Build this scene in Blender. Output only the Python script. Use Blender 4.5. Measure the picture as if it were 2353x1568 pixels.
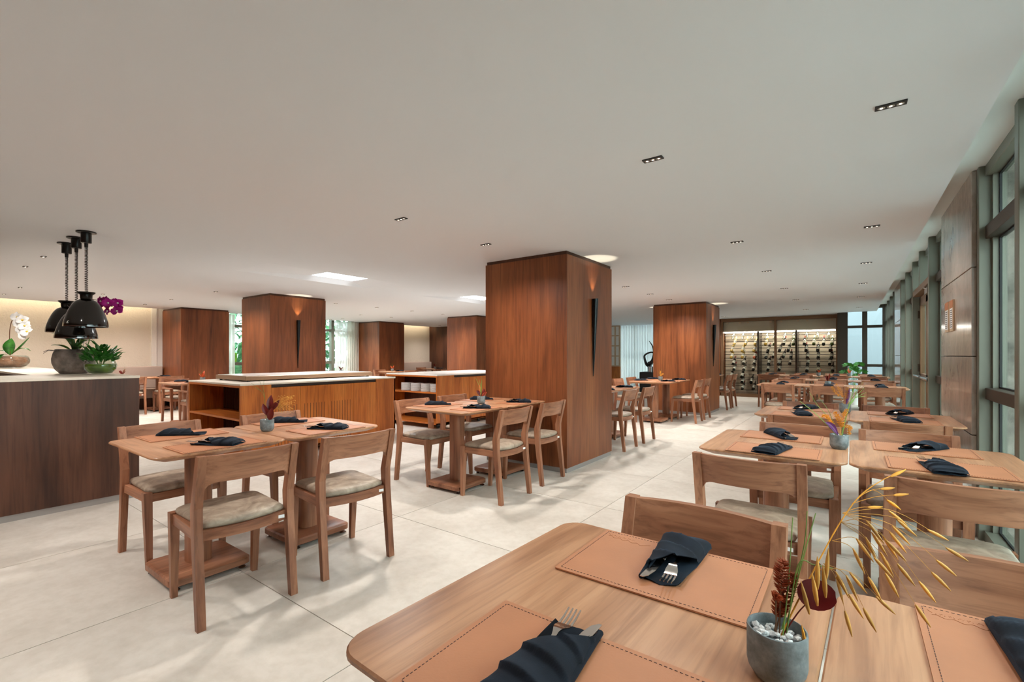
import bpy, bmesh, math, random
from mathutils import Vector, Matrix
random.seed(7)
R = math.radians
for o in list(bpy.data.objects): bpy.data.objects.remove(o, do_unlink=True)
scene = bpy.context.scene
COL = scene.collection

# ------------------------------------------------------------------ camera
cam_data = bpy.data.cameras.new('camera')
cam_data.sensor_width = 36.0
cam_data.lens = 16.325
cam_data.shift_y = 0.0136
cam_data.clip_start = 0.01
cam = bpy.data.objects.new('camera', cam_data); COL.objects.link(cam)
cam.location = (0, 0, 1.22)
cam.rotation_euler = (R(90), 0, R(36.2))
scene.camera = cam

# ------------------------------------------------------------------ world, exposure
world = bpy.data.worlds.new('sky'); scene.world = world; world.use_nodes = True
bg = world.node_tree.nodes['Background']
bg.inputs[0].default_value = (0.80, 0.945, 0.96, 1)
bg.inputs[1].default_value = 7.5
scene.view_settings.view_transform = 'Standard'
scene.view_settings.look = 'None'
scene.view_settings.exposure = 0.0
scene.view_settings.gamma = 1.0
scene.view_settings.use_curve_mapping = False
cy = scene.cycles
cy.use_denoising = True
cy.max_bounces = 6; cy.diffuse_bounces = 4; cy.glossy_bounces = 3; cy.transmission_bounces = 4; cy.transparent_max_bounces = 10
cy.use_adaptive_sampling = True; cy.adaptive_threshold = 0.16; cy.adaptive_min_samples = 16
cy.sample_clamp_indirect = 3.5
cy.caustics_reflective = False; cy.caustics_refractive = False

# ------------------------------------------------------------------ materials
def lin(c):
    return tuple(((v/255)/12.92 if v/255 <= 0.04045 else ((v/255+0.055)/1.055)**2.4) for v in c) + (1,)
MATS = {}
def _new(name):
    m = bpy.data.materials.new(name); m.use_nodes = True; MATS[name] = m
    nt = m.node_tree; return m, nt, nt.nodes['Principled BSDF']
def N(nt, t, **k):
    n = nt.nodes.new(t)
    for a, b in k.items(): setattr(n, a, b)
    return n
def coords(nt, scale=(1,1,1), rand=True):
    tc = N(nt, 'ShaderNodeTexCoord'); mp = N(nt, 'ShaderNodeMapping')
    mp.inputs['Scale'].default_value = scale
    if rand:
        oi = N(nt, 'ShaderNodeObjectInfo'); mu = N(nt, 'ShaderNodeMath', operation='MULTIPLY'); mu.inputs[1].default_value = 37.0
        ad = N(nt, 'ShaderNodeVectorMath', operation='ADD')
        nt.links.new(oi.outputs['Random'], mu.inputs[0]); nt.links.new(tc.outputs['Object'], ad.inputs[0]); nt.links.new(mu.outputs[0], ad.inputs[1])
        nt.links.new(ad.outputs[0], mp.inputs['Vector'])
    else:
        nt.links.new(tc.outputs['Object'], mp.inputs['Vector'])
    return mp.outputs['Vector']
def ramp(nt, fac, stops):
    r = N(nt, 'ShaderNodeValToRGB'); el = r.color_ramp.elements
    while len(el) > 1: el.remove(el[-1])
    el[0].position = stops[0][0]; el[0].color = stops[0][1]
    for p, c in stops[1:]:
        e = el.new(p); e.color = c
    nt.links.new(fac, r.inputs[0]); return r.outputs[0]
def noise(nt, vec, scale, detail=3, rough=0.55, dist=0.0):
    n = N(nt, 'ShaderNodeTexNoise'); n.inputs['Scale'].default_value = scale; n.inputs['Detail'].default_value = detail
    n.inputs['Roughness'].default_value = rough; n.inputs['Distortion'].default_value = dist
    nt.links.new(vec, n.inputs['Vector']); return n.outputs['Fac']
def mixc(nt, fac, a, b, mode='MIX'):
    m = N(nt, 'ShaderNodeMix', data_type='RGBA', blend_type=mode)
    for s, v in ((0, fac), (6, a), (7, b)):
        if hasattr(v, 'node'): nt.links.new(v, m.inputs[s])
        else: m.inputs[s].default_value = v
    return m.outputs[2]
def bump(nt, p, h, strength, dist=0.01):
    b = N(nt, 'ShaderNodeBump'); b.inputs['Strength'].default_value = strength; b.inputs['Distance'].default_value = dist
    nt.links.new(h, b.inputs['Height']); nt.links.new(b.outputs[0], p.inputs['Normal'])
def plain(name, col, rough=0.5, metal=0.0, spec=0.5, bmp=None, var=0.0):
    m, nt, p = _new(name)
    p.inputs['Base Color'].default_value = lin(col); p.inputs['Roughness'].default_value = rough
    p.inputs['Metallic'].default_value = metal; p.inputs['Specular IOR Level'].default_value = spec
    if var or bmp:
        v = coords(nt)
        if var:
            f = noise(nt, v, 9, 5)
            d = tuple(max(0, c*(1-var)) for c in col); l = tuple(min(255, c*(1+var)) for c in col)
            nt.links.new(ramp(nt, f, [(0.3, lin(d)), (0.7, lin(l))]), p.inputs['Base Color'])
        if bmp: bump(nt, p, noise(nt, v, bmp[0], 4), bmp[1])
    return m
def wood(name, dark, mid, light, axis='Z', rough=0.42, fine=55.0, broad=5.0, cathedral=0.0, spec=0.4, gr=0.48):
    m, nt, p = _new(name)
    sc = [1, 1, 1]; sc['XYZ'.index(axis)] = 0.045
    v = coords(nt, tuple(sc))
    sc2 = [1, 1, 1]; sc2['XYZ'.index(axis)] = 0.16
    v2 = coords(nt, tuple(sc2))
    f1 = noise(nt, v, fine, 4, 0.6, 0.6)
    f2 = noise(nt, v2, broad, 3, 0.5, 0.8)
    c = ramp(nt, f2, [(0.28, lin(dark)), (0.5, lin(mid)), (0.74, lin(light))])
    g = ramp(nt, f1, [(0.30, (gr+0.02, gr-0.02, gr-0.04, 1)), (0.55, (1, 1, 1, 1))])
    out = mixc(nt, 0.75, c, g, 'MULTIPLY')
    if cathedral:
        w = N(nt, 'ShaderNodeTexWave', wave_type='RINGS', rings_direction={'X': 'X', 'Y': 'Y', 'Z': 'Z'}[axis])
        w.inputs['Scale'].default_value = 3.4; w.inputs['Distortion'].default_value = 7.0; w.inputs['Detail'].default_value = 2.0; w.inputs['Detail Scale'].default_value = 1.2
        nt.links.new(v2, w.inputs['Vector'])
        g2 = ramp(nt, w.outputs['Fac'], [(0.0, (0.62, 0.58, 0.55, 1)), (0.5, (1, 1, 1, 1))])
        out = mixc(nt, cathedral, out, g2, 'MULTIPLY')
    nt.links.new(out, p.inputs['Base Color'])
    p.inputs['Roughness'].default_value = rough; p.inputs['Specular IOR Level'].default_value = spec
    bump(nt, p, f1, 0.06)
    return m
def glass(name, tint=(1, 1, 1, 1), gloss=0.10):
    m = bpy.data.materials.new(name); m.use_nodes = True; MATS[name] = m; nt = m.node_tree
    nt.nodes.remove(nt.nodes['Principled BSDF']); out = nt.nodes['Material Output']
    t = N(nt, 'ShaderNodeBsdfTransparent'); t.inputs[0].default_value = tint
    g = N(nt, 'ShaderNodeBsdfGlossy'); g.inputs['Roughness'].default_value = 0.02
    lw = N(nt, 'ShaderNodeLayerWeight'); lw.inputs[0].default_value = 0.15
    mm = N(nt, 'ShaderNodeMath', operation='MULTIPLY_ADD'); mm.inputs[1].default_value = 0.30; mm.inputs[2].default_value = gloss*0.2
    mx = N(nt, 'ShaderNodeMixShader')
    nt.links.new(lw.outputs['Fresnel'], mm.inputs[0]); nt.links.new(mm.outputs[0], mx.inputs[0]); nt.links.new(t.outputs[0], mx.inputs[1]); nt.links.new(g.outputs[0], mx.inputs[2])
    nt.links.new(mx.outputs[0], out.inputs[0]); return m
def emit(name, col, strength):
    m, nt, p = _new(name); p.inputs['Base Color'].default_value = (0.8, 0.8, 0.8, 1)
    p.inputs['Emission Color'].default_value = col; p.inputs['Emission Strength'].default_value = strength; return m
def cloth_sheer(name, col, alpha=0.25):
    m = bpy.data.materials.new(name); m.use_nodes = True; MATS[name] = m; nt = m.node_tree
    nt.nodes.remove(nt.nodes['Principled BSDF']); out = nt.nodes['Material Output']
    d = N(nt, 'ShaderNodeBsdfDiffuse'); d.inputs[0].default_value = col
    t = N(nt, 'ShaderNodeBsdfTranslucent'); t.inputs[0].default_value = col
    tr = N(nt, 'ShaderNodeBsdfTransparent')
    a = N(nt, 'ShaderNodeMixShader'); a.inputs[0].default_value = 0.5
    b = N(nt, 'ShaderNodeMixShader'); b.inputs[0].default_value = alpha
    nt.links.new(d.outputs[0], a.inputs[1]); nt.links.new(t.outputs[0], a.inputs[2]); nt.links.new(a.outputs[0], b.inputs[1]); nt.links.new(tr.outputs[0], b.inputs[2]); nt.links.new(b.outputs[0], out.inputs[0]); return m
def leafmat(name, a, b, rough=0.4, trans=0.0):
    m, nt, p = _new(name); v = coords(nt)
    nt.links.new(ramp(nt, noise(nt, v, 14, 3), [(0.3, lin(a)), (0.7, lin(b))]), p.inputs['Base Color'])
    p.inputs['Roughness'].default_value = rough
    return m

# woods
for ax in 'XYZ':
    wood('furniture_wood_'+ax, (116, 69, 48), (156, 104, 76), (184, 129, 99), ax, 0.40, 60, 7)
    wood('honey_wood_'+ax, (160, 84, 28), (190, 106, 42), (206, 124, 56), ax, 0.42, 60, 5)
wood('table_wood_Y', (152, 104, 74), (188, 138, 103), (208, 160, 124), 'Y', 0.34, 70, 11, gr=0.66)
wood('table_wood_X', (152, 104, 74), (188, 138, 103), (208, 160, 124), 'X', 0.34, 70, 11, gr=0.66)
wood('veneer_wood', (98, 52, 28), (128, 71, 39), (150, 89, 51), 'Z', 0.42, 46, 3.0, 0.0)
wood('veneer_wood_figured', (104, 57, 29), (136, 77, 42), (158, 94, 54), 'Z', 0.42, 40, 3.0, 0.45)
wood('counter_wood', (62, 36, 26), (86, 53, 38), (106, 68, 50), 'Z', 0.42, 46, 4.0, 0.25)
wood('dark_wood', (60, 34, 22), (78, 46, 30), (96, 58, 38), 'Z', 0.5, 50, 4)
# surfaces
def tile_mat():
    m, nt, p = _new('stone_tile'); v = coords(nt)
    a = noise(nt, v, 2.2, 6, 0.62, 0.4); b = noise(nt, v, 22, 5, 0.6)
    c = ramp(nt, a, [(0.30, lin((198, 190, 180))), (0.52, lin((212, 205, 196))), (0.72, lin((222, 216, 208)))])
    g = ramp(nt, b, [(0.32, (0.90, 0.89, 0.87, 1)), (0.6, (1, 1, 1, 1))])
    nt.links.new(mixc(nt, 0.8, c, g, 'MULTIPLY'), p.inputs['Base Color'])
    p.inputs['Roughness'].default_value = 0.36; p.inputs['Specular IOR Level'].default_value = 0.45
    rr = N(nt, 'ShaderNodeMapRange'); rr.inputs[3].default_value = 0.42; rr.inputs[4].default_value = 0.62
    nt.links.new(a, rr.inputs[0]); nt.links.new(rr.outputs[0], p.inputs['Roughness'])
tile_mat()
plain('grout', (112, 96, 80), 0.8)
plain('ceiling_paint', (226, 229, 234), 0.75, spec=0.2)
plain('soffit_paint', (226, 226, 222), 0.75, spec=0.2)
def plaster():
    m, nt, p = _new('textured_plaster'); v = coords(nt, rand=False)
    p.inputs['Base Color'].default_value = lin((214, 202, 186)); p.inputs['Roughness'].default_value = 0.85
    bump(nt, p, noise(nt, v, 26, 5, 0.6, 0.5), 0.55, 0.02)
plaster()
plain('white_paint', (226, 220, 212), 0.6)
plain('aluminium_skirting', (168, 164, 162), 0.35, 0.6)
plain('mullion_metal', (114, 113, 101), 0.42, 0.3)
plain('mullion_dark', (62, 52, 44), 0.45, 0.35)
plain('gasket', (18, 18, 18), 0.6)
def stone():
    m, nt, p = _new('polished_stone'); v = coords(nt, (1, 1, 0.6), rand=False)
    a = noise(nt, v, 4.0, 7, 0.7, 0.5); b = noise(nt, v, 30, 4)
    c = ramp(nt, a, [(0.28, lin((132, 118, 108))), (0.45, lin((166, 150, 138))), (0.68, lin((190, 174, 162)))])
    g = ramp(nt, b, [(0.3, (0.82, 0.82, 0.82, 1)), (0.6, (1, 1, 1, 1))])
    nt.links.new(mixc(nt, 0.7, c, g, 'MULTIPLY'), p.inputs['Base Color']); p.inputs['Roughness'].default_value = 0.14
    p.inputs['Specular IOR Level'].default_value = 0.25
stone()
plain('rough_stone', (120, 112, 104), 0.9, var=0.3, bmp=(40, 0.6))
def concrete():
    m, nt, p = _new('concrete'); v = coords(nt, rand=False)
    a = noise(nt, v, 3.2, 6, 0.6); b = noise(nt, v, 40, 4)
    c = ramp(nt, a, [(0.3, lin((164, 172, 170))), (0.6, lin((200, 208, 206)))])
    g = ramp(nt, b, [(0.28, (0.78, 0.80, 0.78, 1)), (0.5, (1, 1, 1, 1))])
    nt.links.new(mixc(nt, 0.8, c, g, 'MULTIPLY'), p.inputs['Base Color']); p.inputs['Roughness'].default_value = 0.9
concrete()
plain('outside_paint', (124, 130, 136), 0.8)
plain('outside_ground', (150, 152, 146), 0.9, var=0.12)
glass('window_glass', (0.93, 0.98, 0.97, 1), 0.12)
glass('cabinet_glass', (0.97, 0.98, 0.97, 1), 0.10)
glass('clear_glass', (0.92, 0.96, 0.94, 1), 0.25)
glass('bottle_clear', (0.86, 0.90, 0.84, 1), 0.5)
cloth_sheer('sheer_curtain', (0.90, 0.89, 0.88, 1), 0.10)
cloth_sheer('cream_curtain', (0.84, 0.80, 0.74, 1), 0.05)
# objects
def leather():
    m, nt, p = _new('seat_leather'); v = coords(nt)
    a = noise(nt, v, 9, 6, 0.62, 1.5)
    nt.links.new(ramp(nt, a, [(0.30, lin((124, 108, 94))), (0.5, lin((156, 139, 122))), (0.72, lin((184, 168, 150)))]), p.inputs['Base Color'])
    p.inputs['Roughness'].default_value = 0.5; bump(nt, p, noise(nt, v, 60, 3), 0.08)
leather()
plain('mat_leather', (186, 124, 88), 0.48, bmp=(220, 0.05), var=0.03)
plain('mat_edge', (70, 40, 28), 0.6)
plain('stitch_thread', (86, 62, 58), 0.7)
def linen():
    m, nt, p = _new('navy_linen'); v = coords(nt)
    nt.links.new(ramp(nt, noise(nt, v, 30, 4), [(0.3, lin((9, 11, 17))), (0.7, lin((15, 21, 32)))]), p.inputs['Base Color'])
    p.inputs['Roughness'].default_value = 0.8; p.inputs['Specular IOR Level'].default_value = 0.2; p.inputs['Sheen Weight'].default_value = 0.12; p.inputs['Sheen Tint'].default_value = (0.4, 0.6, 0.9, 1)
    bump(nt, p, noise(nt, v, 400, 2), 0.08, 0.002)
linen()
plain('steel', (205, 200, 196), 0.16, 1.0)
plain('chrome', (190, 192, 196), 0.2, 1.0)
def vase_mat():
    m, nt, p = _new('concrete_cup'); v = coords(nt)
    a = noise(nt, v, 26, 6, 0.65)
    nt.links.new(ramp(nt, a, [(0.32, lin((82, 90, 92))), (0.52, lin((122, 132, 136))), (0.75, lin((160, 170, 174)))]), p.inputs['Base Color'])
    p.inputs['Roughness'].default_value = 0.6; bump(nt, p, a, 0.12)
vase_mat()
plain('white_pebble', (236, 236, 236), 0.5)
plain('red_leaf', (104, 18, 16), 0.45, var=0.2)
plain('orange_bract', (196, 84, 44), 0.5, var=0.2)
plain('purple_leaf', (92, 26, 96), 0.3, var=0.2)
plain('straw', (206, 152, 70), 0.6, var=0.2)
plain('rust_plume', (150, 66, 28), 0.7, var=0.35)
plain('amber_plume', (226, 148, 44), 0.7, var=0.2)
plain('stem_green', (112, 142, 66), 0.55, var=0.2)
plain('stem_brown', (110, 72, 44), 0.6)
plain('notice_head', (176, 112, 70), 0.5)
plain('tag_white', (238, 238, 238), 0.4)
plain('tag_ink', (90, 110, 130), 0.5)
plain('black_metal', (16, 15, 14), 0.28, 0.3)
plain('black_gloss', (20, 17, 14), 0.12, 0.0, 0.6)
plain('copper_inside', (200, 140, 70), 0.3, 0.8)
plain('sconce_black', (18, 20, 22), 0.3, 0.4)
plain('lamp_box', (24, 24, 24), 0.5)
plain('reflector', (170, 165, 158), 0.25, 0.9)
emit('lamp_glow', (1.0, 0.86, 0.66, 1), 6.0)
emit('skylight_panel', (0.93, 0.98, 1.0, 1), 5.0)
emit('led_warm', (1.0, 0.84, 0.58, 1), 14.0)
emit('led_cool', (1.0, 0.96, 0.90, 1), 9.0)
plain('counter_stone', (232, 220, 204), 0.3, var=0.03)
plain('white_quartz', (236, 230, 222), 0.18, var=0.02)
plain('bronze_tray', (150, 118, 92), 0.35, 0.2)
plain('cabinet_dark', (44, 26, 18), 0.6)
plain('rubber', (20, 20, 20), 0.6)
plain('porcelain', (240, 238, 234), 0.2)
plain('banquette_fabric', (178, 158, 146), 0.85, bmp=(300, 0.1))
plain('rough_pot', (112, 102, 96), 0.5, bmp=(34, 1.0), var=0.5)
plain('soil', (60, 44, 34), 0.9)
plain('bark_chips', (150, 104, 82), 0.8, var=0.35, bmp=(30, 0.8))
leafmat('leaf_green', (30, 88, 28), (70, 146, 52), 0.35)
leafmat('orchid_leaf', (44, 84, 26), (78, 124, 48), 0.32)
leafmat('banana_leaf', (40, 92, 60), (104, 160, 110), 0.4)
leafmat('moss_green', (60, 96, 24), (128, 160, 40), 0.4)
plain('orchid_purple', (176, 16, 134), 0.5, var=0.12)
plain('orchid_white', (244, 242, 240), 0.5)
plain('orchid_lip', (214, 180, 60), 0.5)
plain('wine_dark', (18, 20, 16), 0.12, 0.0, 0.6)
plain('wine_green', (60, 72, 28), 0.12, 0.0, 0.6)
plain('wine_gold', (190, 152, 70), 0.14, 0.0, 0.6)
plain('wine_rose', (188, 96, 66), 0.14, 0.0, 0.6)
plain('paper_label', (224, 216, 198), 0.7)
plain('capsule_red', (120, 22, 26), 0.4)
plain('rod_metal', (60, 52, 46), 0.35, 0.5)
plain('cabinet_panel', (196, 180, 158), 0.6)
plain('bronze_frame', (120, 88, 62), 0.4, 0.3)
plain('screen_frame', (196, 168, 138), 0.5)
plain('screen_paper', (232, 232, 228), 0.7)
# ------------------------------------------------------------------ mesh builder
class MB:
    def __init__(s): s.bm = bmesh.new()
    def box(s, c, d, rz=0.0, rx=0.0, ry=0.0):
        M = Matrix.Translation(c) @ Matrix.Rotation(rz, 4, 'Z') @ Matrix.Rotation(ry, 4, 'Y') @ Matrix.Rotation(rx, 4, 'X') @ Matrix.Diagonal((d[0], d[1], d[2], 1))
        bmesh.ops.create_cube(s.bm, size=1.0, matrix=M); return s
    def bb(s, x0, x1, y0, y1, z0, z1):
        return s.box(((x0+x1)/2, (y0+y1)/2, (z0+z1)/2), (abs(x1-x0), abs(y1-y0), abs(z1-z0)))
    def prism(s, pts, a, b, axis='Z'):
        def P(p, h):
            return {'Z': (p[0], p[1], h), 'X': (h, p[0], p[1]), 'Y': (p[0], h, p[1])}[axis]
        lo = [s.bm.verts.new(P(p, a)) for p in pts]; hi = [s.bm.verts.new(P(p, b)) for p in pts]
        n = len(pts)
        s.bm.faces.new(lo[::-1]); s.bm.faces.new(hi)
        for i in range(n): s.bm.faces.new((lo[i], lo[(i+1) % n], hi[(i+1) % n], hi[i]))
        return s
    def loft(s, loops, cap0=True, cap1=True, close=True):
        vs = [[s.bm.verts.new(p) for p in L] for L in loops]; n = len(loops[0])
        for A, B in zip(vs, vs[1:]):
            for i in range(n if close else n-1):
                j = (i+1) % n
                try: s.bm.faces.new((A[i], A[j], B[j], B[i]))
                except ValueError: pass
        if cap0 and close: s.bm.faces.new(vs[0][::-1])
        if cap1 and close: s.bm.faces.new(vs[-1])
        return s
    def lathe(s, prof, n=24, c=(0, 0, 0), cap0=True, cap1=True, M=None):
        loops = []
        for r, z in prof:
            L = [Vector((r*math.cos(2*math.pi*i/n), r*math.sin(2*math.pi*i/n), z)) for i in range(n)]
            if M: L = [M @ p for p in L]
            loops.append([p + Vector(c) for p in L])
        return s.loft(loops, cap0, cap1)
    def tube(s, path, r, n=6, r1=None):
        path = [Vector(p) for p in path]; loops = []; m = len(path)
        up = Vector((0.13, 0.31, 0.94))
        for i, p in enumerate(path):
            t = (path[min(i+1, m-1)] - path[max(i-1, 0)])
            if t.length < 1e-9: t = Vector((0, 0, 1))
            t.normalize(); a = t.cross(up)
            if a.length < 1e-3: a = t.cross(Vector((1, 0, 0)))
            a.normalize(); b = t.cross(a)
            rr = r if not callable(r) else r(i/(m-1))
            if r1 is not None: rr = r + (r1-r)*i/(m-1)
            loops.append([p + a*rr*math.cos(2*math.pi*k/n) + b*rr*math.sin(2*math.pi*k/n) for k in range(n)])
        return s.loft(loops)
    def grid(s, f, nu, nv, thick=None):
        def lay(off): return [[s.bm.verts.new(f(i/nu, j/nv, off)) for j in range(nv+1)] for i in range(nu+1)]
        A = lay(0)
        for i in range(nu):
            for j in range(nv): s.bm.faces.new((A[i][j], A[i+1][j], A[i+1][j+1], A[i][j+1]))
        if thick is not None:
            B = lay(thick)
            for i in range(nu):
                for j in range(nv): s.bm.faces.new((B[i][j+1], B[i+1][j+1], B[i+1][j], B[i][j]))
            for i in range(nu):
                s.bm.faces.new((A[i+1][0], A[i][0], B[i][0], B[i+1][0])); s.bm.faces.new((A[i][nv], A[i+1][nv], B[i+1][nv], B[i][nv]))
            for j in range(nv):
                s.bm.faces.new((A[0][j], A[0][j+1], B[0][j+1], B[0][j])); s.bm.faces.new((A[nu][j+1], A[nu][j], B[nu][j], B[nu][j+1]))
        return s
    def leaf(s, base, tip, width, bow=(0, 0, 0.02), n=6, side=None, cup=0.15, belly=1.0):
        b, t = Vector(base), Vector(tip); ax = t-b; L = ax.length
        sd = Vector(side) if side else ax.cross(Vector((0, 0, 1)))
        if sd.length < 1e-4: sd = Vector((1, 0, 0))
        sd.normalize(); up = sd.cross(ax).normalized(); bow = Vector(bow)
        def f(u, v, off):
            w = width*0.5*(math.sin(math.pi*min(1, max(0.0, u))**belly)**0.8 if 0 < u < 1 else 0.02)
            x = (v-0.5)*2
            return b + ax*u + bow*(4*u*(1-u)) + sd*(x*w) + up*(cup*w*x*x + off)
        return s.grid(f, n, 4, -0.0006)
    def bevel(s, w, seg=2, ang=30):
        es = [e for e in s.bm.edges if len(e.link_faces) == 2 and e.calc_face_angle(0) > R(ang)]
        bmesh.ops.bevel(s.bm, geom=es, offset=w, segments=seg, affect='EDGES', profile=0.5, clamp_overlap=True); return s
    def mesh(s, name, mat, smooth=0):
        bmesh.ops.recalc_face_normals(s.bm, faces=s.bm.faces[:])
        me = bpy.data.meshes.new(name); s.bm.to_mesh(me); s.bm.free()
        me.materials.append(MATS[mat] if isinstance(mat, str) else mat)
        if smooth:
            for p in me.polygons: p.use_smooth = True
            me.set_sharp_from_angle(angle=R(smooth))
        return me

def put(name, me, parent=None, loc=(0, 0, 0), rz=0.0, rot=None, **props):
    o = bpy.data.objects.new(name, me); COL.objects.link(o); o.location = loc
    o.rotation_euler = rot if rot else (0, 0, rz)
    if parent: o.parent = parent
    for k, v in props.items(): o[k] = v
    return o
def thing(name, label, cat, loc=(0, 0, 0), rz=0.0, group=None, rot=None):
    o = bpy.data.objects.new(name, None); COL.objects.link(o); o.location = loc; o.rotation_euler = rot if rot else (0, 0, rz)
    o.empty_display_size = 0.05; o['label'] = label; o['category'] = cat
    if group: o['group'] = group
    return o
def assemble(name, parts, label, cat, loc, rz=0.0, group=None):
    t = thing(name, label, cat, loc, rz, group)
    for p in parts:
        q = put(p[0], p[1], t)
        for sub in (p[2] if len(p) > 2 else []): put(sub[0], sub[1], q)
    return t
def struct(name, me, label=None, **k):
    o = put(name, me, **k); o['kind'] = 'structure'
    if label: o['label'] = label
    return o
def rrect(w, h, r, n=5, cx=0, cy=0):
    pts = []
    for sx, sy, a0 in ((1, 1, 0), (-1, 1, 90), (-1, -1, 180), (1, -1, 270)):
        for k in range(n+1):
            a = R(a0 + 90*k/n); pts.append((cx+sx*(w/2-r)+r*math.cos(a), cy+sy*(h/2-r)+r*math.sin(a)))
    return pts
def boxmesh(name, mat, x0, x1, y0, y1, z0, z1, bev=0.0):
    b = MB().bb(x0, x1, y0, y1, z0, z1)
    if bev: b.bevel(bev, 1)
    return b.mesh(name, mat)
# ------------------------------------------------------------------ floor of large tiles
floor = struct('floor', boxmesh('floor_bed', 'grout', -13.6, 1.0, -5.2, 16.6, -0.2, -0.007), 'pale stone tile floor with thin brown joints')
TX, TY = 1.165, 1.11
tile_me = MB().bb(-TX/2+0.0022, TX/2-0.0022, -TY/2+0.0022, TY/2-0.0022, -0.007, 0.0).mesh('floor_tile', 'stone_tile')
edge_me = {}
for i in range(-10, 4):
    for j in range(-6, 14):
        cx = -2.757+TX*(i+0.5); cyy = 1.212+TY*(j+0.5)
        if cx-TX/2 > 0.64 or cx+TX/2 < -13.3 or cyy-TY/2 > 16.3 or cyy+TY/2 < -5: continue
        put('floor_tile', tile_me, floor, (cx, cyy, 0))

# ------------------------------------------------------------------ ceiling with two splayed skylights
ZC = 2.295
SKY = [((-6.33, -5.50, 2.69, 4.64), (-6.22, -5.82, 3.66, 4.32)), ((-6.33, -5.50, 5.80, 7.75), (-6.22, -5.82, 6.77, 7.43))]
def ceiling_mesh():
    b = MB(); z1 = 2.62
    b.bb(-13.0, -6.33, -5, 16.3, ZC, z1); b.bb(-5.50, -0.28, -5, 16.3, ZC, z1); b.bb(-0.28, 0.49, -5, 14.42, ZC, z1)
    y = -5
    for o, i in SKY:
        b.bb(-6.33, -5.50, y, o[2], ZC, z1); y = o[3]
    b.bb(-6.33, -5.50, y, 16.3, ZC, z1)
    return b.mesh('ceiling', 'ceiling_paint')
ceiling = struct('ceiling', ceiling_mesh(), 'smooth off-white plaster ceiling')
def skylight_well(o, i):
    b = MB(); zi = 2.36
    L0 = [(o[0], o[2], ZC), (o[1], o[2], ZC), (o[1], o[3], ZC), (o[0], o[3], ZC)]
    L1 = [(i[0], i[2], zi), (i[1], i[2], zi), (i[1], i[3], zi), (i[0], i[3], zi)]
    b.loft([L0, L1], False, False)
    return b.mesh('skylight_well', 'ceiling_paint')
for n, (o, i) in enumerate(SKY):
    w = struct('window_%d' % (n+6), skylight_well(o, i), ('skylight in a long splayed white ceiling recess, the fully visible one', 'second skylight in a splayed white recess, partly hidden by the front wooden column')[n])
    put('light_diffuser', boxmesh('light_diffuser', 'skylight_panel', i[0]-0.02, i[1]+0.02, i[2]-0.02, i[3]+0.02, 2.362, 2.372), w)
    l = bpy.data.lights.new('skylight_light', 'AREA'); l.shape = 'RECTANGLE'; l.size = 0.38; l.size_y = 0.62; l.energy = 44; l.spread = R(150); l.color = (0.97, 0.99, 1.0)
    q = bpy.data.objects.new('skylight_light', l); COL.objects.link(q); q.location = ((i[0]+i[1])/2, (i[2]+i[3])/2, 2.359)
roof = MB(); roof.bb(0.47, 1.1, -5.2, 14.9, 2.46, 2.62); roof.bb(-13.6, -12.98, -5.2, 16.5, 2.50, 2.62); roof.bb(-0.30, 0.5, 14.40, 14.9, 2.46, 2.62)
struct('trim_1', roof.mesh('soffit', 'soffit_paint'), 'raised pale strip of ceiling along the window wall')

# ------------------------------------------------------------------ walls
struct('wall_behind', boxmesh('wall_behind', 'veneer_wood', -13.6, 1.0, -3.2, -3.0, 0, 2.5))  # unseen; dark veneer keeps bounce light down near the camera
struct('wall_light_block', boxmesh('wall_light_block', 'veneer_wood', 0.66, 0.82, -3.0, 0.40, 0, 2.46))  # unseen solid wall, put here to keep window light off the near room
def wl(y0, y1, mat, nm):
    return struct(nm, boxmesh(nm, mat, -13.42, -13.30, y0, y1, 0, 2.5))
w = wl(-5, 3.88, 'textured_plaster', 'wall_left'); w['label'] = 'rough cream plaster wall washed by a cove light behind the left counter'
w = wl(10.45, 12.72, 'textured_plaster', 'wall_left_back'); w['label'] = 'cream plaster panel between wooden columns at the back'
wl(3.88, 5.1, 'white_paint', 'wall_left_pier'); wl(9.3, 10.45, 'white_paint', 'wall_left_pier_back')
struct('trim_2', boxmesh('trim', 'white_paint', -13.30, -13.26, 3.80, 3.90, 0, 2.42))
struct('wall_wood', boxmesh('wall_wood', 'dark_wood', -13.3, -9.6, 12.72, 12.84, 0, 2.5), 'dark veneered return wall behind the rear left column')
struct('wall_back_side', boxmesh('wall_back_side', 'white_paint', -9.72, -9.6, 12.84, 16.3, 0, 2.5))
struct('wall_far', boxmesh('wall_far', 'white_paint', -9.7, -8.4, 16.3, 16.42, 0, 2.5))
struct('wall_far_middle', boxmesh('wall_far_middle', 'white_paint', -4.4, -3.2, 16.3, 16.42, 0, 2.5))
struct('wall_wine', boxmesh('wall_wine', 'dark_wood', -3.30, -0.20, 15.62, 15.74, 0, 2.5))
struct('wall_wine_side', boxmesh('wall_wine_side', 'veneer_wood', -3.30, -3.18, 14.9, 16.3, 0, 2.5))
struct('wall_corner', boxmesh('wall_corner', 'mullion_dark', -0.30, -0.17, 14.50, 15.62, 0, 2.5))
# cove led strips at the head of the left wall
for y0, y1, tx in ((-4.5, 3.8, 'long warm cove strip above the left plaster wall'), (10.5, 12.6, 'short warm cove strip above the rear plaster panel')):
    o = put('cove_strip', boxmesh('cove_strip', 'led_warm', -13.10, -13.06, y0, y1, 2.44, 2.46)); o['label'] = tx; o['category'] = 'light strip'

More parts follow.
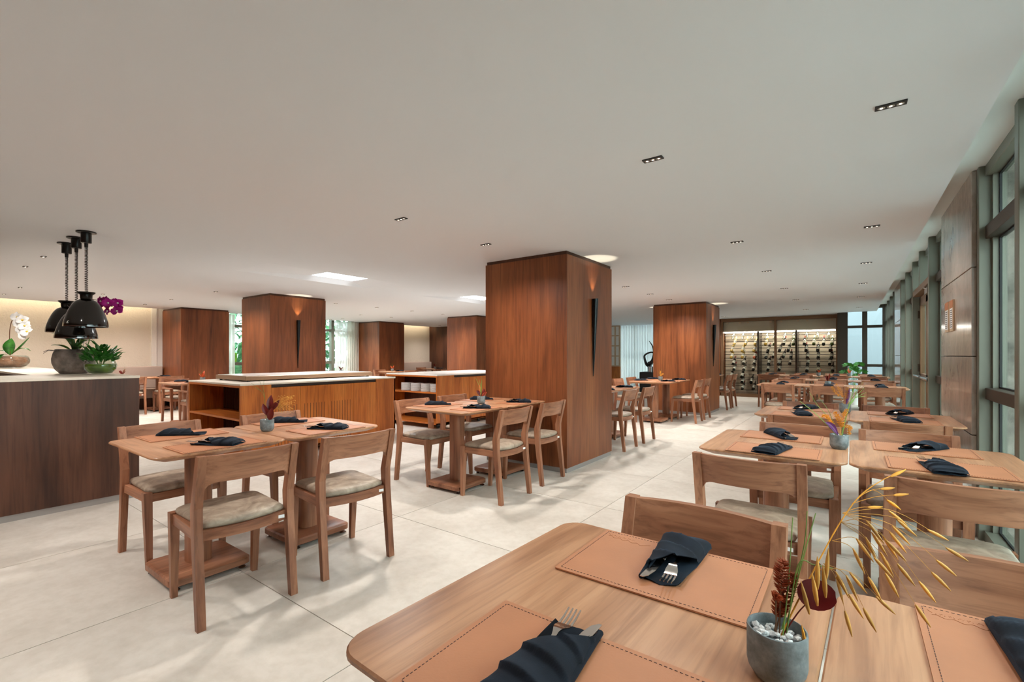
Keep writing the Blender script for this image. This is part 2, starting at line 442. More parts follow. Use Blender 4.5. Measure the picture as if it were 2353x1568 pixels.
# ------------------------------------------------------------------ the glazed wall on the right
GLX = 0.775
win = struct('window_1', boxmesh('sill', 'mullion_metal', 0.70, 0.82, 0.4, 14.64, -0.01, 0.07), 'tall glazed wall with deep bronze mullions along the right side')
fin_me = boxmesh('mullion', 'mullion_metal', 0, 0.15, 0, 0.07, 0, 2.46, 0.004)
fin_up = boxmesh('mullion_upper', 'mullion_metal', 0, 0.15, 0, 0.07, 2.05, 2.46, 0.004)
fins = [0.4, 1.35, 2.3, 3.26, 6.51, 8.13, 9.14, 9.99, 11.31, 11.74, 12.69, 13.61, 14.52]
for y in fins: put('mullion', fin_me, win, (0.65, y, 0))
put('mullion', fin_up, win, (0.65, 7.35, 0))
put('mullion', boxmesh('mullion', 'mullion_metal', 0.674, 0.80, 4.285, 4.35, 0, 2.46, 0.003), win)
put('mullion', boxmesh('mullion', 'mullion_metal', 0.69, 0.80, 5.665, 5.72, 0, 2.46, 0.003), win)
allf = sorted(fins + [4.285, 5.665])
bays = []
for a, b in zip(allf, allf[1:]):
    if abs(a-4.285) < 0.01 or abs(a-9.99) < 0.01: continue        # stone piers
    if abs(a-6.51) < 0.01: continue                              # the door bay
    bays.append((a+0.07, b))
for a, b in bays:
    wdt = b-a
    if wdt < 0.05: continue
    for z0, z1, mt in ((2.39, 2.46, 'mullion_metal'), (1.98, 2.065, 'mullion_dark'), (0.93, 1.005, 'mullion_dark')):
        put('transom', boxmesh('transom', mt, 0.705, 0.80, a, b, z0, z1, 0.003), win)
    for yy in (a, b-0.035):
        put('jamb', boxmesh('jamb', 'mullion_metal', 0.735, 0.80, yy, yy+0.035, 0.07, 2.39), win)
    for z0, z1 in ((0.07, 0.93), (1.005, 1.98), (2.065, 2.39)):
        put('glass_pane', boxmesh('glass_pane', 'window_glass', GLX, GLX+0.008, a+0.035, b-0.035, z0, z1), win)
        put('gasket', MB().bb(GLX-0.012, GLX, a+0.035, a+0.047, z0, z1).bb(GLX-0.012, GLX, b-0.047, b-0.035, z0, z1).bb(GLX-0.012, GLX, a+0.035, b-0.035, z0, z0+0.01).bb(GLX-0.012, GLX, a+0.035, b-0.035, z1-0.01, z1).mesh('gasket', 'gasket'), win)
# over-door lights
for a, b in ((6.58, 7.35), (7.42, 8.13)):
    put('glass_pane', boxmesh('glass_pane', 'window_glass', GLX, GLX+0.008, a, b, 2.06, 2.39), win)
    put('transom', boxmesh('transom', 'mullion_metal', 0.705, 0.80, a, b, 2.39, 2.46), win)
# glazed double door
door = struct('door_1', boxmesh('door_head', 'bronze_frame', 0.655, 0.80, 6.58, 8.13, 1.985, 2.06, 0.003), 'glazed bronze-framed double door to the outside')
for y0, y1 in ((6.60, 7.34), (7.37, 8.11)):
    lf = put('door_leaf', MB().bb(0.72, 0.765, y0, y0+0.09, 0.02, 1.97).bb(0.72, 0.765, y1-0.09, y1, 0.02, 1.97).bb(0.72, 0.765, y0, y1, 1.86, 1.97).bb(0.72, 0.765, y0, y1, 0.02, 0.16).bb(0.72, 0.765, y0, y1, 0.90, 0.98).mesh('door_leaf', 'bronze_frame'), door)
    put('glass_pane', boxmesh('glass_pane', 'window_glass', 0.738, 0.746, y0+0.09, y1-0.09, 0.16, 1.86), lf)
    put('push_bar', MB().tube([(0.66, y0+0.06, 0.95), (0.66, y1-0.06, 0.95)], 0.014, 10).tube([(0.66, y0+0.1, 0.95), (0.73, y0+0.1, 0.95)], 0.012, 8).tube([(0.66, y1-0.1, 0.95), (0.73, y1-0.1, 0.95)], 0.012, 8).mesh('push_bar', 'chrome', 40), lf)
    for z in (0.3, 1.05, 1.75): put('hinge', MB().lathe([(0.012, -0.05), (0.012, 0.05)], 8, (0.712, y1-0.012 if y0 > 7 else y0+0.012, z)).mesh('hinge', 'mullion_dark'), lf)
put('door_closer', MB().bb(0.66, 0.72, 6.72, 6.98, 1.90, 1.96).tube([(0.69, 6.85, 1.96), (0.66, 7.05, 1.985)], 0.008).mesh('door_closer', 'chrome'), door)
# stone piers in the glazed wall
for n, (y0, y1, lb) in enumerate(((4.35, 5.66, 'polished brown stone pier in the window wall, nearest'), (10.06, 11.31, 'polished brown stone pier in the window wall, farther one'))):
    t = thing('stone_pier', lb, 'pier', (0.65, (y0+y1)/2, 0), 0, 'stone piers')
    h = (y1-y0)/2
    zs = [0, 0.68, 1.21, 1.81, 2.46]
    for a, b in zip(zs, zs[1:]):
        put('stone_slab', boxmesh('stone_slab', 'polished_stone', 0, 0.025, -h+0.002, h, a+0.003, b-0.003, 0.002), t)
    put('pier_core', boxmesh('pier_core', 'rough_stone', 0.0251, 0.25, -h, h, 0, 2.46), t)
# signs on the near pier
for y0, y1, lb in ((5.19, 5.36, 'narrow framed notice with an orange head on the stone pier, the left one'), (4.98, 5.13, 'narrow framed notice with an orange head on the stone pier, the right one')):
    t = thing('wall_notice', lb, 'sign', (0.647, (y0+y1)/2, 1.41), 0, 'notices on the stone pier')
    hw = (y1-y0)/2
    put('board', boxmesh('board', 'screen_frame', -0.008, 0.002, -hw, hw, 0, 0.245), t)
    put('header', boxmesh('header', 'notice_head', -0.010, -0.008, -hw, hw, 0.185, 0.245), t)
    put('sheet', boxmesh('sheet', 'tag_white', -0.0095, -0.008, -hw+0.02, hw-0.015, 0.02, 0.18), t)
    ln = MB()
    for k in range(9): ln.bb(-0.0105, -0.0095, -hw+0.03, hw-0.04, 0.03+k*0.0165, 0.036+k*0.0165)
    put('text_lines', ln.mesh('text_lines', 'cabinet_dark'), t)

# ------------------------------------------------------------------ outside on the right
struct('outside_wall', boxmesh('outside_wall', 'concrete', 0.905, 3.4, 4.34, 4.60, -0.1, 2.47), 'speckled pale concrete wall running outward beyond the nearest stone pier')
struct('outside_ground', boxmesh('outside_ground', 'outside_ground', 0.82, 9.0, -9, 18.8, -0.2, -0.02))
struct('outside_sky_block_far', boxmesh('outside_sky_block_far', 'outside_paint', 7.0, 7.2, 4.0, 18.8, -0.1, 2.6))  # added grey wall, hides the glaring sky beyond the far bays
struct('outside_ground_far', boxmesh('outside_ground_far', 'outside_ground', -3.2, 0.82, 15.75, 18.8, -0.2, -0.02))
struct('outside_wall_end', boxmesh('outside_wall_end', 'outside_paint', -3.2, 9.0, 18.8, 19.0, -0.1, 3.6), 'white wall seen through the far window')
put('outside_door', MB().bb(0.98, 1.5, 18.74, 18.798, 0, 2.05).bevel(0.01, 1).mesh('outside_door', 'bronze_frame'), None, label='brown door in the white wall beyond the far window', category='door')

# far corner window (window_2)
win2 = struct('window_2', boxmesh('sill', 'mullion_dark', -0.17, 0.65, 14.50, 14.64, -0.01, 0.08), 'dark framed window beside the wine cabinet')
for x0, x1 in ((-0.17, -0.085), (0.207, 0.311), (0.605, 0.66)): put('mullion', boxmesh('mullion', 'mullion_dark', x0, x1, 14.50, 14.64, 0, 2.46), win2)
for z0, z1 in ((2.38, 2.46), (1.895, 1.961), (0.926, 0.991)): put('transom', boxmesh('transom', 'mullion_dark', -0.085, 0.605, 14.52, 14.62, z0, z1), win2)
for x0, x1 in ((-0.085, 0.207), (0.311, 0.605)):
    for z0, z1 in ((0.08, 0.926), (0.991, 1.895), (1.961, 2.38)): put('glass_pane', boxmesh('glass_pane', 'window_glass', x0, x1, 14.57, 14.576, z0, z1), win2)

# left windows (window_3) between the two far columns
win3 = struct('window_3', boxmesh('sill', 'mullion_metal', -13.42, -13.28, 5.1, 9.3, 0, 0.09), 'bronze framed window onto tropical foliage in the left wall')
for y in (5.1, 6.05, 7.05, 8.48, 9.2): put('mullion', boxmesh('mullion', 'mullion_metal', -13.42, -13.28, y, y+0.10, 0, 2.5), win3)
for z0, z1 in ((2.36, 2.5), (1.96, 2.03), (0.94, 1.025)): put('transom', boxmesh('transom', 'mullion_metal', -13.40, -13.29, 5.1, 9.3, z0, z1), win3)
for a, b in ((5.2, 6.05), (6.15, 7.05), (7.15, 8.48), (8.58, 9.2)): put('glass_pane', boxmesh('glass_pane', 'window_glass', -13.35, -13.344, a, b, 0.09, 2.4), win3)
struct('outside_ground_left', boxmesh('outside_ground_left', 'outside_ground', -20, -13.45, 2, 13, -0.3, -0.02))
struct('outside_sky_block_back', boxmesh('outside_sky_block_back', 'outside_paint', -11, -3.4, 18.4, 18.6, -0.1, 3.8))  # added wall, dims the sky light behind the far curtain
# far windows (window_4) behind the sheer curtain
win4 = struct('window_4', boxmesh('sill', 'mullion_metal', -8.4, -4.4, 16.30, 16.42, 0, 0.09), 'window behind the sheer curtain at the far end')
for x in (-8.4, -7.4, -6.45, -5.45, -4.48): put('mullion', boxmesh('mullion', 'mullion_metal', x, x+0.08, 16.30, 16.42, 0, 2.5), win4)
for z0, z1 in ((2.38, 2.5), (1.96, 2.03), (0.94, 1.02)): put('transom', boxmesh('transom', 'mullion_metal', -8.4, -4.4, 16.32, 16.40, z0, z1), win4)
for x in (-8.32, -7.32, -6.37, -5.37): put('glass_pane', boxmesh('glass_pane', 'window_glass', x, x+0.87, 16.36, 16.366, 0.09, 2.4), win4)

# ------------------------------------------------------------------ veneered columns
def column(x0, x1, y0, y1, label, mat='veneer_wood'):
    cx, cyy = (x0+x1)/2, (y0+y1)/2; hx, hy = (x1-x0)/2, (y1-y0)/2
    t = thing('wood_column', label, 'column', (cx, cyy, 0), 0, 'veneered columns')
    put('column_core', boxmesh('column_core', 'dark_wood', -hx+0.012, hx-0.012, -hy+0.012, hy-0.012, 0.04, ZC), t)
    put('skirting', boxmesh('skirting', 'aluminium_skirting', -hx+0.01, hx-0.01, -hy+0.01, hy-0.01, 0, 0.05), t)
    for nm, a in (('veneer_panel', (-hx, hx, -hy, -hy+0.012)), ('veneer_panel', (-hx, hx, hy-0.012, hy)), ('veneer_panel', (hx-0.012, hx, -hy+0.012, hy-0.012)), ('veneer_panel', (-hx, -hx+0.012, -hy+0.012, hy-0.012))):
        put(nm, boxmesh(nm, mat, *a, 0.05, ZC-0.035, 0.001), t)
    return t
column(-3.44, -2.36, 4.18, 5.28, 'large wood veneered column in the middle of the room, the nearest')
column(-3.44, -2.36, 9.83, 10.98, 'wood veneered column in front of the wine cabinet', 'veneer_wood_figured')
column(-9.20, -8.15, 4.02, 5.08, 'wood veneered column with a wall torch behind the long serving counter')
column(-13.29, -12.15, 4.02, 5.02, 'wood veneered column against the left wall beside the banquette')
column(-13.29, -12.10, 9.40, 10.42, 'wood veneered column beside the left window curtain')
column(-9.27, -8.18, 9.55, 10.65, 'wood veneered column behind the shelf of stacked plates')

# ------------------------------------------------------------------ wall torches (sconces)
def sconce(x, y, sx, label, power=9.0):
    t = thing('wall_sconce', label, 'sconce', (x, y, 0.98), 0, 'torch shaped wall sconces')
    b = MB(); loops = []
    for k in range(13):
        u = k/12; r = 0.004+0.030*u**0.85; z = 0.87*u
        loops.append([(sx*(0.012+0.024*u + r*math.cos(2*math.pi*i/16)), r*math.sin(2*math.pi*i/16), z) for i in range(16)])
    b.loft(loops, True, False)
    put('cone', b.mesh('cone', 'sconce_black', 50), t)
    put('bulb', MB().lathe([(0.0, 0.80), (0.022, 0.80), (0.022, 0.805)], 12, (sx*0.034, 0, 0)).mesh('bulb', 'lamp_glow'), t)
    put('wall_bracket', boxmesh('wall_bracket', 'sconce_black', 0 if sx > 0 else -0.02, 0.02 if sx > 0 else 0, -0.01, 0.01, 0.55, 0.70), t)
    l = bpy.data.lights.new('sconce_light', 'SPOT'); l.energy = power; l.color = (1.0, 0.86, 0.60); l.spot_size = R(58); l.spot_blend = 0.4; l.shadow_soft_size = 0.01
    o = bpy.data.objects.new('sconce_light', l); COL.objects.link(o); o.location = (x+sx*0.055, y, 1.845); o.rotation_euler = (R(180), 0, 0)
sconce(-2.36, 4.76, 1, 'black torch sconce on the nearest wooden column')
sconce(-2.36, 10.38, 1, 'black torch sconce on the column in front of the wine cabinet')
sconce(-8.15, 4.52, 1, 'dark torch sconce on the column behind the long serving counter')
sconce(-3.44, 10.38, -1, 'torch sconce on the hidden side of the column in front of the wine cabinet')

# ------------------------------------------------------------------ recessed ceiling lights
def lights():
    tri = [(0.135, 2.57), (-0.88, 2.51), (-2.87, 2.44), (-2.87, 3.49), (-0.88, 4.82), (0.135, 4.90), (0.135, 6.80), (-0.88, 6.72), (0.135, 8.72), (-0.88, 8.64), (0.135, 10.71), (-0.88, 10.55), (-0.88, 12.97), (0.135, 13.08), (-2.91, 14.0), (-2.87, 6.95), (-2.87, 8.05), (-2.87, 9.09),
           (0.135, 0.55), (-0.88, 0.50), (-4.0, 0.1), (-2.87, -0.3), (-4.0, -1.6), (-2.87, -1.6)]  # added downlights out of view, fill light for floor and tables
    duo = [(-7.12, 1.07), (-8.10, 1.06), (-10.68, 1.34), (-12.08, 1.32), (-10.67, 2.35), (-10.67, 3.37), (-12.10, 3.35), (-8.71, 3.39), (-8.71, 5.66), (-8.70, 6.69), (-10.62, 7.65), (-10.6, 8.65), (-12.08, 8.08), (-8.67, 7.71), (-8.69, 8.79), (-12.12, 12.1), (-12.7, 8.08), (-7.1, -1.2)]  # the last is an added fill lamp out of view
    def fixture(n):
        L = 0.032*n/2+0.006
        fr = MB().bb(-L, L, -0.021, 0.021, -0.006, 0.002).mesh('frame', 'lamp_box')
        lp = [MB().lathe([(0.0135, -0.0066), (0.006, -0.0064)], 14, (-L+0.022+k*0.032, 0, 0), False, True).mesh('lamp', 'reflector') for k in range(n)]
        gl = [MB().lathe([(0.0058, -0.0069), (0.0001, -0.0069)], 10, (-L+0.022+k*0.032, 0, 0), False, False).mesh('bulb', 'lamp_glow') for k in range(n)]
        return fr, lp, gl
    f3 = fixture(3); f2 = fixture(2)
    ordn = ['nearest', 'second nearest', 'third nearest', 'fourth nearest', 'fifth nearest', 'sixth nearest', 'seventh nearest', 'farthest']
    rows = {}
    for k, (x, y) in enumerate(tri + duo):
        inview = not (y < 1.0 and x > -4) and y > 0
        row = 'in the row along the windows' if x > 0 else 'in the second row from the windows' if x > -1.5 else 'in the row over the column tables' if x > -4 else 'in the row over the serving counters' if x > -9 else 'in the row before the left windows' if x > -11.5 else 'in the row along the left wall'  # one added fill lamp also lands in the serving counter row
        if inview: rows.setdefault(row, []).append((abs(y)-x*0.5, k))
    labs = {}
    for row, L in rows.items():
        for n, (_, k) in enumerate(sorted(L)): labs[k] = 'small black recessed downlight %s, %s of that row' % (row, ordn[n] if n < 7 else 'far one')
    for k, (x, y) in enumerate(tri + duo):
        f = f3 if k < len(tri) else f2
        t = thing('ceiling_downlight', labs.get(k, 'small black recessed downlight added out of view as fill light'), 'ceiling light', (x, y, ZC), 0, 'recessed ceiling downlights')
        put('frame', f[0], t)
        for a, g in zip(f[1], f[2]):
            q = put('lamp', a, t); put('bulb', g, q)
        l = bpy.data.lights.new('downlight', 'SPOT'); l.energy = DL_POWER*((0.3 if y < 1 else 0.55 if y < 5 and x < 0 else 0.6 if y < 3 else 0.42) if x > -1.5 else 1.0 if y < 1.0 else 1.2 if abs(y-3.49) < 0.1 else 1.7 if x > -4 else 1.6); l.color = (1.0, 0.935, 0.86); l.spot_size = R(150); l.spot_blend = 0.8; l.shadow_soft_size = 0.05
        o = bpy.data.objects.new('downlight', l); COL.objects.link(o); o.location = (x, y, ZC-0.03)
DL_POWER = 60.0
lights()
# ------------------------------------------------------------------ chair
def lerp(a, b, t): return a+(b-a)*t
def back_leg(sx, W, hi=0.772):
    xs = sx*0.205
    fr = [(-0.206, 0.0), (-0.150, 0.42), (-0.142, 0.52), (-0.214, hi)]
    bk = [(-0.238, 0.0), (-0.196, 0.42), (-0.194, 0.53), (-0.250, hi)]
    b = MB().prism([fr[0], fr[1], fr[2], fr[3], bk[3], bk[2], bk[1], bk[0]], xs-0.0175, xs+0.0175, 'X').bevel(0.004, 2)
    return b.mesh('leg', W)
def front_leg(sx, W, top=0.435):
    def L(z, y, x, d, w): return [(x-w/2, y-d/2, z), (x+w/2, y-d/2, z), (x+w/2, y+d/2, z), (x-w/2, y+d/2, z)]
    b = MB().loft([L(0, 0.212, sx*0.190, 0.028, 0.028), L(0.36, 0.196, sx*0.194, 0.040, 0.040), L(top, 0.192, sx*0.195, 0.042, 0.042)]).bevel(0.004, 2)
    return b.mesh('leg', W)
def chair_parts(W, arms=False):
    P = []
    # seat cushion with a bowed rear edge
    def outline(inset):
        o = []
        hw_f, hw_r = 0.196-inset, 0.184-inset; yf, yr = 0.208-inset, -0.172+inset
        r = 0.045
        for k in range(6): a = R(90*k/5); o.append((hw_f-r+r*math.cos(a), yf-r+r*math.sin(a)))
        for k in range(6): a = R(90+90*k/5); o.append((-hw_f+r+r*math.cos(a), yf-r+r*math.sin(a)))
        o.append((-lerp(hw_f, hw_r, 0.4), 0.03)); o.append((-lerp(hw_f, hw_r, 0.8), -0.09))
        for k in range(13):
            u = -1+2*k/12; o.append((hw_r*u*(1-0.02*(abs(u) > 0.95)), yr-0.034*(1-u*u)))
        o.append((lerp(hw_f, hw_r, 0.8), -0.09)); o.append((lerp(hw_f, hw_r, 0.4), 0.03))
        return o
    loops = [[(x, y, z) for x, y in outline(i)] for i, z in ((0.012, 0.424), (0.004, 0.430), (0.0, 0.442), (0.004, 0.453), (0.016, 0.461), (0.045, 0.466), (0.09, 0.468), (0.14, 0.469))]
    P.append(('seat', MB().loft(loops).mesh('seat', 'seat_leather', 60)))
    # curved back rest with rounded lower corners
    def yb(z): return lerp(-0.166, -0.230, (z-0.52)/(0.772-0.52))
    def br(u, v, off):
        x = (u-0.5)*2; e = max(0, (abs(x)-0.72)/0.28)
        z0 = 0.643-0.040*(1-math.sqrt(max(0, 1-e*e)))
        z = lerp(z0, 0.770, v)
        n = 0.023 if off else 0
        return (0.190*x, yb(z)-0.034*(1-x*x)-0.012+n, z)
    P.append(('backrest', MB().grid(br, 22, 5, 1).mesh('backrest', W+'X', 40)))
    for sx in (-1, 1): P.append(('leg', back_leg(sx, W+'Z')))
    for sx in (-1, 1): P.append(('leg', front_leg(sx, W+'Z', 0.600 if arms else 0.435)))
    P.append(('front_rail', MB().bb(-0.176, 0.176, 0.178, 0.204, 0.378, 0.426).bevel(0.003, 1).mesh('front_rail', W+'X')))
    for sx in (-1, 1): P.append(('side_rail', MB().loft([[(sx*0.2-0.012, -0.165, 0.380), (sx*0.2+0.012, -0.165, 0.380), (sx*0.2+0.012, -0.165, 0.428), (sx*0.2-0.012, -0.165, 0.428)], [(sx*0.193-0.012, 0.19, 0.380), (sx*0.193+0.012, 0.19, 0.380), (sx*0.193+0.012, 0.19, 0.428), (sx*0.193-0.012, 0.19, 0.428)]]).bevel(0.003, 1).mesh('side_rail', W+'Y')))
    def rr(u, v, off):
        x = (u-0.5)*2; return (0.190*x, -0.178-0.036*(1-x*x)+(0.022 if off else 0), lerp(0.378, 0.426, v))
    rail = MB().grid(rr, 18, 1, 1).mesh('back_rail', W+'X', 40)
    tg = MB().box((0.150, -0.1935, 0.402), (0.045, 0.0015, 0.016), rz=R(-14)).mesh('maker_tag', 'tag_white')
    P.append(('back_rail', rail, [('maker_tag', tg)]))
    if arms:
        for sx in (-1, 1): P.append(('armrest', MB().loft([[(sx*0.205-0.02, -0.20, 0.600), (sx*0.205+0.02, -0.20, 0.600), (sx*0.205+0.02, -0.20, 0.625), (sx*0.205-0.02, -0.20, 0.625)], [(sx*0.2-0.022, 0.22, 0.595), (sx*0.2+0.022, 0.22, 0.595), (sx*0.2+0.022, 0.22, 0.617), (sx*0.2-0.022, 0.22, 0.617)]]).bevel(0.004, 1).mesh('armrest', W+'Y')))
    return P
CH = chair_parts('furniture_wood_')
CHA = chair_parts('furniture_wood_', True)
def chair(x, y, face, label, group, tilt=0.0, proto=None):
    rz = {'+y': 0, '-y': 180, '-x': 90, '+x': -90}[face]
    return assemble('dining_chair' if proto is None else 'dining_armchair', proto or CH, label, 'chair', (x, y, 0), R(rz+tilt), group)

# ------------------------------------------------------------------ table (long axis = local y)
def table_parts():
    TW, TL, r = 0.640, 0.755, 0.055
    P = []
    def lp(i, z): return [(x, y, z) for x, y in rrect(TW-2*i, TL-2*i, max(0.01, r-i*0.6), 6)]
    P.append(('tabletop', MB().loft([lp(0.060, 0.702), lp(0.014, 0.720), lp(0.0, 0.727), lp(0.0, 0.733), lp(0.003, 0.737)]).mesh('tabletop', 'table_wood_Y', 35)))
    P.append(('pedestal', MB().prism(rrect(0.12, 0.13, 0.045, 5), 0.066, 0.701).mesh('pedestal', 'furniture_wood_Z', 40)))
    def bp(i, z): return [(x, y, z) for x, y in rrect(0.40-2*i, 0.40-2*i, 0.04, 5)]
    P.append(('base_plate', MB().loft([bp(0.008, 0.024), bp(0, 0.030), bp(0, 0.060), bp(0.008, 0.067)]).mesh('base_plate', 'furniture_wood_X', 35)))
    for sx in (-1, 1):
        for sy in (-1, 1):
            P.append(('levelling_foot', MB().lathe([(0.020, 0.0), (0.022, 0.004), (0.014, 0.012), (0.006, 0.014), (0.006, 0.025)], 14, (sx*0.165, sy*0.165, 0)).mesh('levelling_foot', 'chrome', 40)))
    return P
TB = table_parts()
# ------------------------------------------------------------------ placemat, napkin, cutlery
def mat_parts(mark):
    P = []
    body = MB().prism(rrect(0.40, 0.28, 0.004, 2), 0.0, 0.0032).mesh('leather_sheet', 'mat_leather')
    st = MB(); e = 0.0105
    def seam(a, b):
        a, b = Vector(a), Vector(b); n = int((b-a).length/0.0078)
        for k in range(n):
            p = a.lerp(b, (k+0.2)/n); q = a.lerp(b, (k+0.75)/n); c = (p+q)/2; d = q-p
            st.box((c.x, c.y, 0.0035), (d.length, 0.0011, 0.0008), rz=math.atan2(d.y, d.x))
    w, h = 0.2-e, 0.14-e
    seam((-w, -h), (w, -h)); seam((w, -h), (w, h)); seam((w, h), (-w, h)); seam((-w, h), (-w, -h))
    P.append(('leather_sheet', body)); P.append(('stitching', st.mesh('stitching', 'stitch_thread')))
    P.append(('felt_backing', MB().prism(rrect(0.396, 0.276, 0.004, 2), -0.0012, 0.0).mesh('felt_backing', 'mat_edge')))
    if mark:
        sg = MB(); rnd = random.Random(3)
        x = -0.172
        for k in range(11):                                  # a small blind stamped line of lettering
            sg.box((-x-k*0.0062, -0.109, 0.0034), (0.0012, 0.0055, 0.0009), rz=rnd.uniform(-0.35, 0.35))
            if k % 2: sg.box((-x-k*0.0062-0.002, -0.111, 0.0034), (0.0032, 0.001, 0.0009))
        pts = [(0.178-0.1*t, -0.101+0.010*t-0.0035*math.sin(t*26), 0.0034) for t in [i/28 for i in range(29)]]
        sg.tube(pts, 0.0008, 5)
        sg.tube([(0.183, -0.118, 0.0034), (0.177, -0.110, 0.0034)], 0.0008, 5)
        sg.tube([(0.083, -0.091, 0.0034), (0.066, -0.101, 0.0034)], 0.0009, 5)
        P.append(('stamped_mark', sg.mesh('stamped_mark', 'mat_leather')))
    return P
MAT = mat_parts(False); MATM = mat_parts(True)

def napkin_parts(hi, seed=1, squash=1.0):
    """Folded dinner napkin wrapped round cutlery; open end towards +y."""
    nu, nv = (34, 56) if hi else (16, 22)
    rnd = random.Random(seed); ph = rnd.uniform(0, 1)
    slope = rnd.uniform(0.45, 0.7)
    def saw(p):
        f = p-math.floor(p); return (1-f)**1.7 if f > 0.10 else (f/0.10)
    def half(y): return lerp(0.057, 0.040, (y+0.13)/0.26)
    P = []
    def top(u, v, off):
        s = (u-0.5)*2
        yend = 0.045+0.055*s                      # oblique mouth
        y = lerp(-0.128+0.010*s*s, yend, v)
        p = (y+slope*s*0.05)/0.058+ph
        rg = saw(p)
        a = half(y)*(1+0.07*rg)
        th = s*math.pi/2*0.98
        x = a*math.sin(th)*(0.96+0.04*abs(s))
        H = (0.026*squash+0.009*rg)*(1-0.55*max(0, (-0.09-y)/0.04)**1.5)
        z = 0.004+H*max(0, math.cos(th))**0.62
        z += 0.0025*math.sin(y*70+s*3)*(1-abs(s))
        if y < -0.115: z *= 0.75
        return (x, y, max(0.0012, z-(0.0016 if off else 0)))
    P.append(('folded_cloth', MB().grid(top, nu, nv, 1).mesh('folded_cloth', 'navy_linen', 60)))
    def under(u, v, off):
        s = (u-0.5)*2; y = lerp(-0.124, 0.128-0.012*abs(s), v); a = half(y)*0.99
        lip = 0.011*abs(s)**5*max(0, (y-0.0)/0.12)
        return (a*s, y, 0.0022+lip+0.0012*math.sin(s*7+y*40)*(1 if off == 0 else 1)-(0.0018 if off else 0))
    P.append(('under_fold', MB().grid(under, 14 if hi else 8, 18 if hi else 8, 1).mesh('under_fold', 'navy_linen', 60)))
    if hi:
        P.append(('rolled_hem', MB().tube([(0.050-0.010*t, -0.10+0.225*t, 0.009-0.002*t) for t in [i/14 for i in range(15)]], 0.0075, 10, 0.0055).tube([(0.040-0.009*t, -0.02+0.135*t, 0.013-0.004*t) for t in [i/10 for i in range(11)]], 0.0058, 10, 0.0045).mesh('rolled_hem', 'navy_linen', 60)))
    else:
        P.append(('rolled_hem', MB().tube([(0.050-0.010*t, -0.10+0.21*t, 0.009) for t in [i/6 for i in range(7)]], 0.007, 6).mesh('rolled_hem', 'navy_linen', 60)))
    return P
NAPH = napkin_parts(True, 4); NAPH2 = napkin_parts(True, 9)
NAPL = [napkin_parts(False, k, 0.9+0.1*k) for k in range(3)]
def fork_parts():
    b = MB()
    def zc(y): return 0.004+0.010*math.exp(-((y-0.03)/0.020)**2)
    hw = lambda y: 0.0042 if y < 0.02 else lerp(0.0042, 0.0128, min(1, (y-0.02)/0.028))
    def f(u, v, off): 
        y = lerp(-0.105, 0.062, u); x = (v-0.5)*2*hw(y); return (x, y, zc(y)+(0.0018 if off else 0))
    b.grid(f, 26, 3, 1)
    hd = b.mesh('handle_and_neck', 'steel', 50)
    P = [('handle_and_neck', hd)]
    for k in range(4):
        x = (k-1.5)*0.0074
        t = MB().loft([[(x-w/2, y, z), (x+w/2, y, z), (x+w/2, y, z+0.0018), (x-w/2, y, z+0.0018)] for y, w, z in ((0.060, 0.0040, 0.0040), (0.085, 0.0034, 0.0052), (0.108, 0.0022, 0.0092))])
        P.append(('tine', t.mesh('tine', 'steel')))
    return P
FORK = fork_parts()
KNIFE = [('blade', MB().loft([[(x0, y, 0), (x1, y, 0), (x1, y, 0.0016), (x0, y, 0.0016)] for y, x0, x1 in ((-0.01, -0.007, 0.009), (0.02, -0.009, 0.010), (0.06, -0.009, 0.010), (0.085, -0.005, 0.010), (0.098, 0.004, 0.0095))]).mesh('blade', 'steel')),
         ('knife_handle', MB().prism(rrect(0.014, 0.09, 0.004, 3, 0, -0.055), -0.001, 0.004).mesh('knife_handle', 'steel', 40))]
TS = 0.7370
def setting(cx, cyy, face, where, group, mark=False, nap='lo', cut=False, seed=0, noff=(0, 0), nrot=0.0):
    """placemat + napkin at one place; face = direction from the diner to the table centre."""
    rz = R({'+y': 0, '-y': 180, '-x': 90, '+x': -90}[face])
    assemble('placemat', MATM if mark else MAT, 'tan stitched leather placemat '+where, 'placemat', (cx, cyy, TS+0.0013), rz, 'leather placemats')
    z = TS+0.0047
    P = {'hi': NAPH, 'hi2': NAPH2}.get(nap) or NAPL[seed % 3]
    c, s = math.cos(rz), math.sin(rz)
    ox, oy = noff; px, py = cx+c*ox-s*oy, cyy+s*ox+c*oy
    a = rz+R(nrot)
    assemble('napkin', P, 'dark folded cloth napkin '+where, 'napkin', (px, py, z), a, 'folded napkins')
    if cut:
        def loc(lx, ly, lz): return (px+math.cos(a)*lx-math.sin(a)*ly, py+math.sin(a)*lx+math.cos(a)*ly, z+lz)
        f = assemble('fork', FORK, 'steel fork '+where, 'fork', loc(-0.012, 0.040, 0.010), a+R(3), 'forks')
        assemble('table_knife', KNIFE, 'steel knife '+where, 'knife', loc(0.022, 0.040, 0.0125), a-R(4), 'table knives')

# ------------------------------------------------------------------ all the tables, chairs and settings
def table(x, y, ax, label, group, rz=0.0):
    return assemble('dining_table', TB, label, 'table', (x, y, 0), R((0 if ax == 'y' else 90)+rz), group)
WOODT = 'square walnut pedestal table '
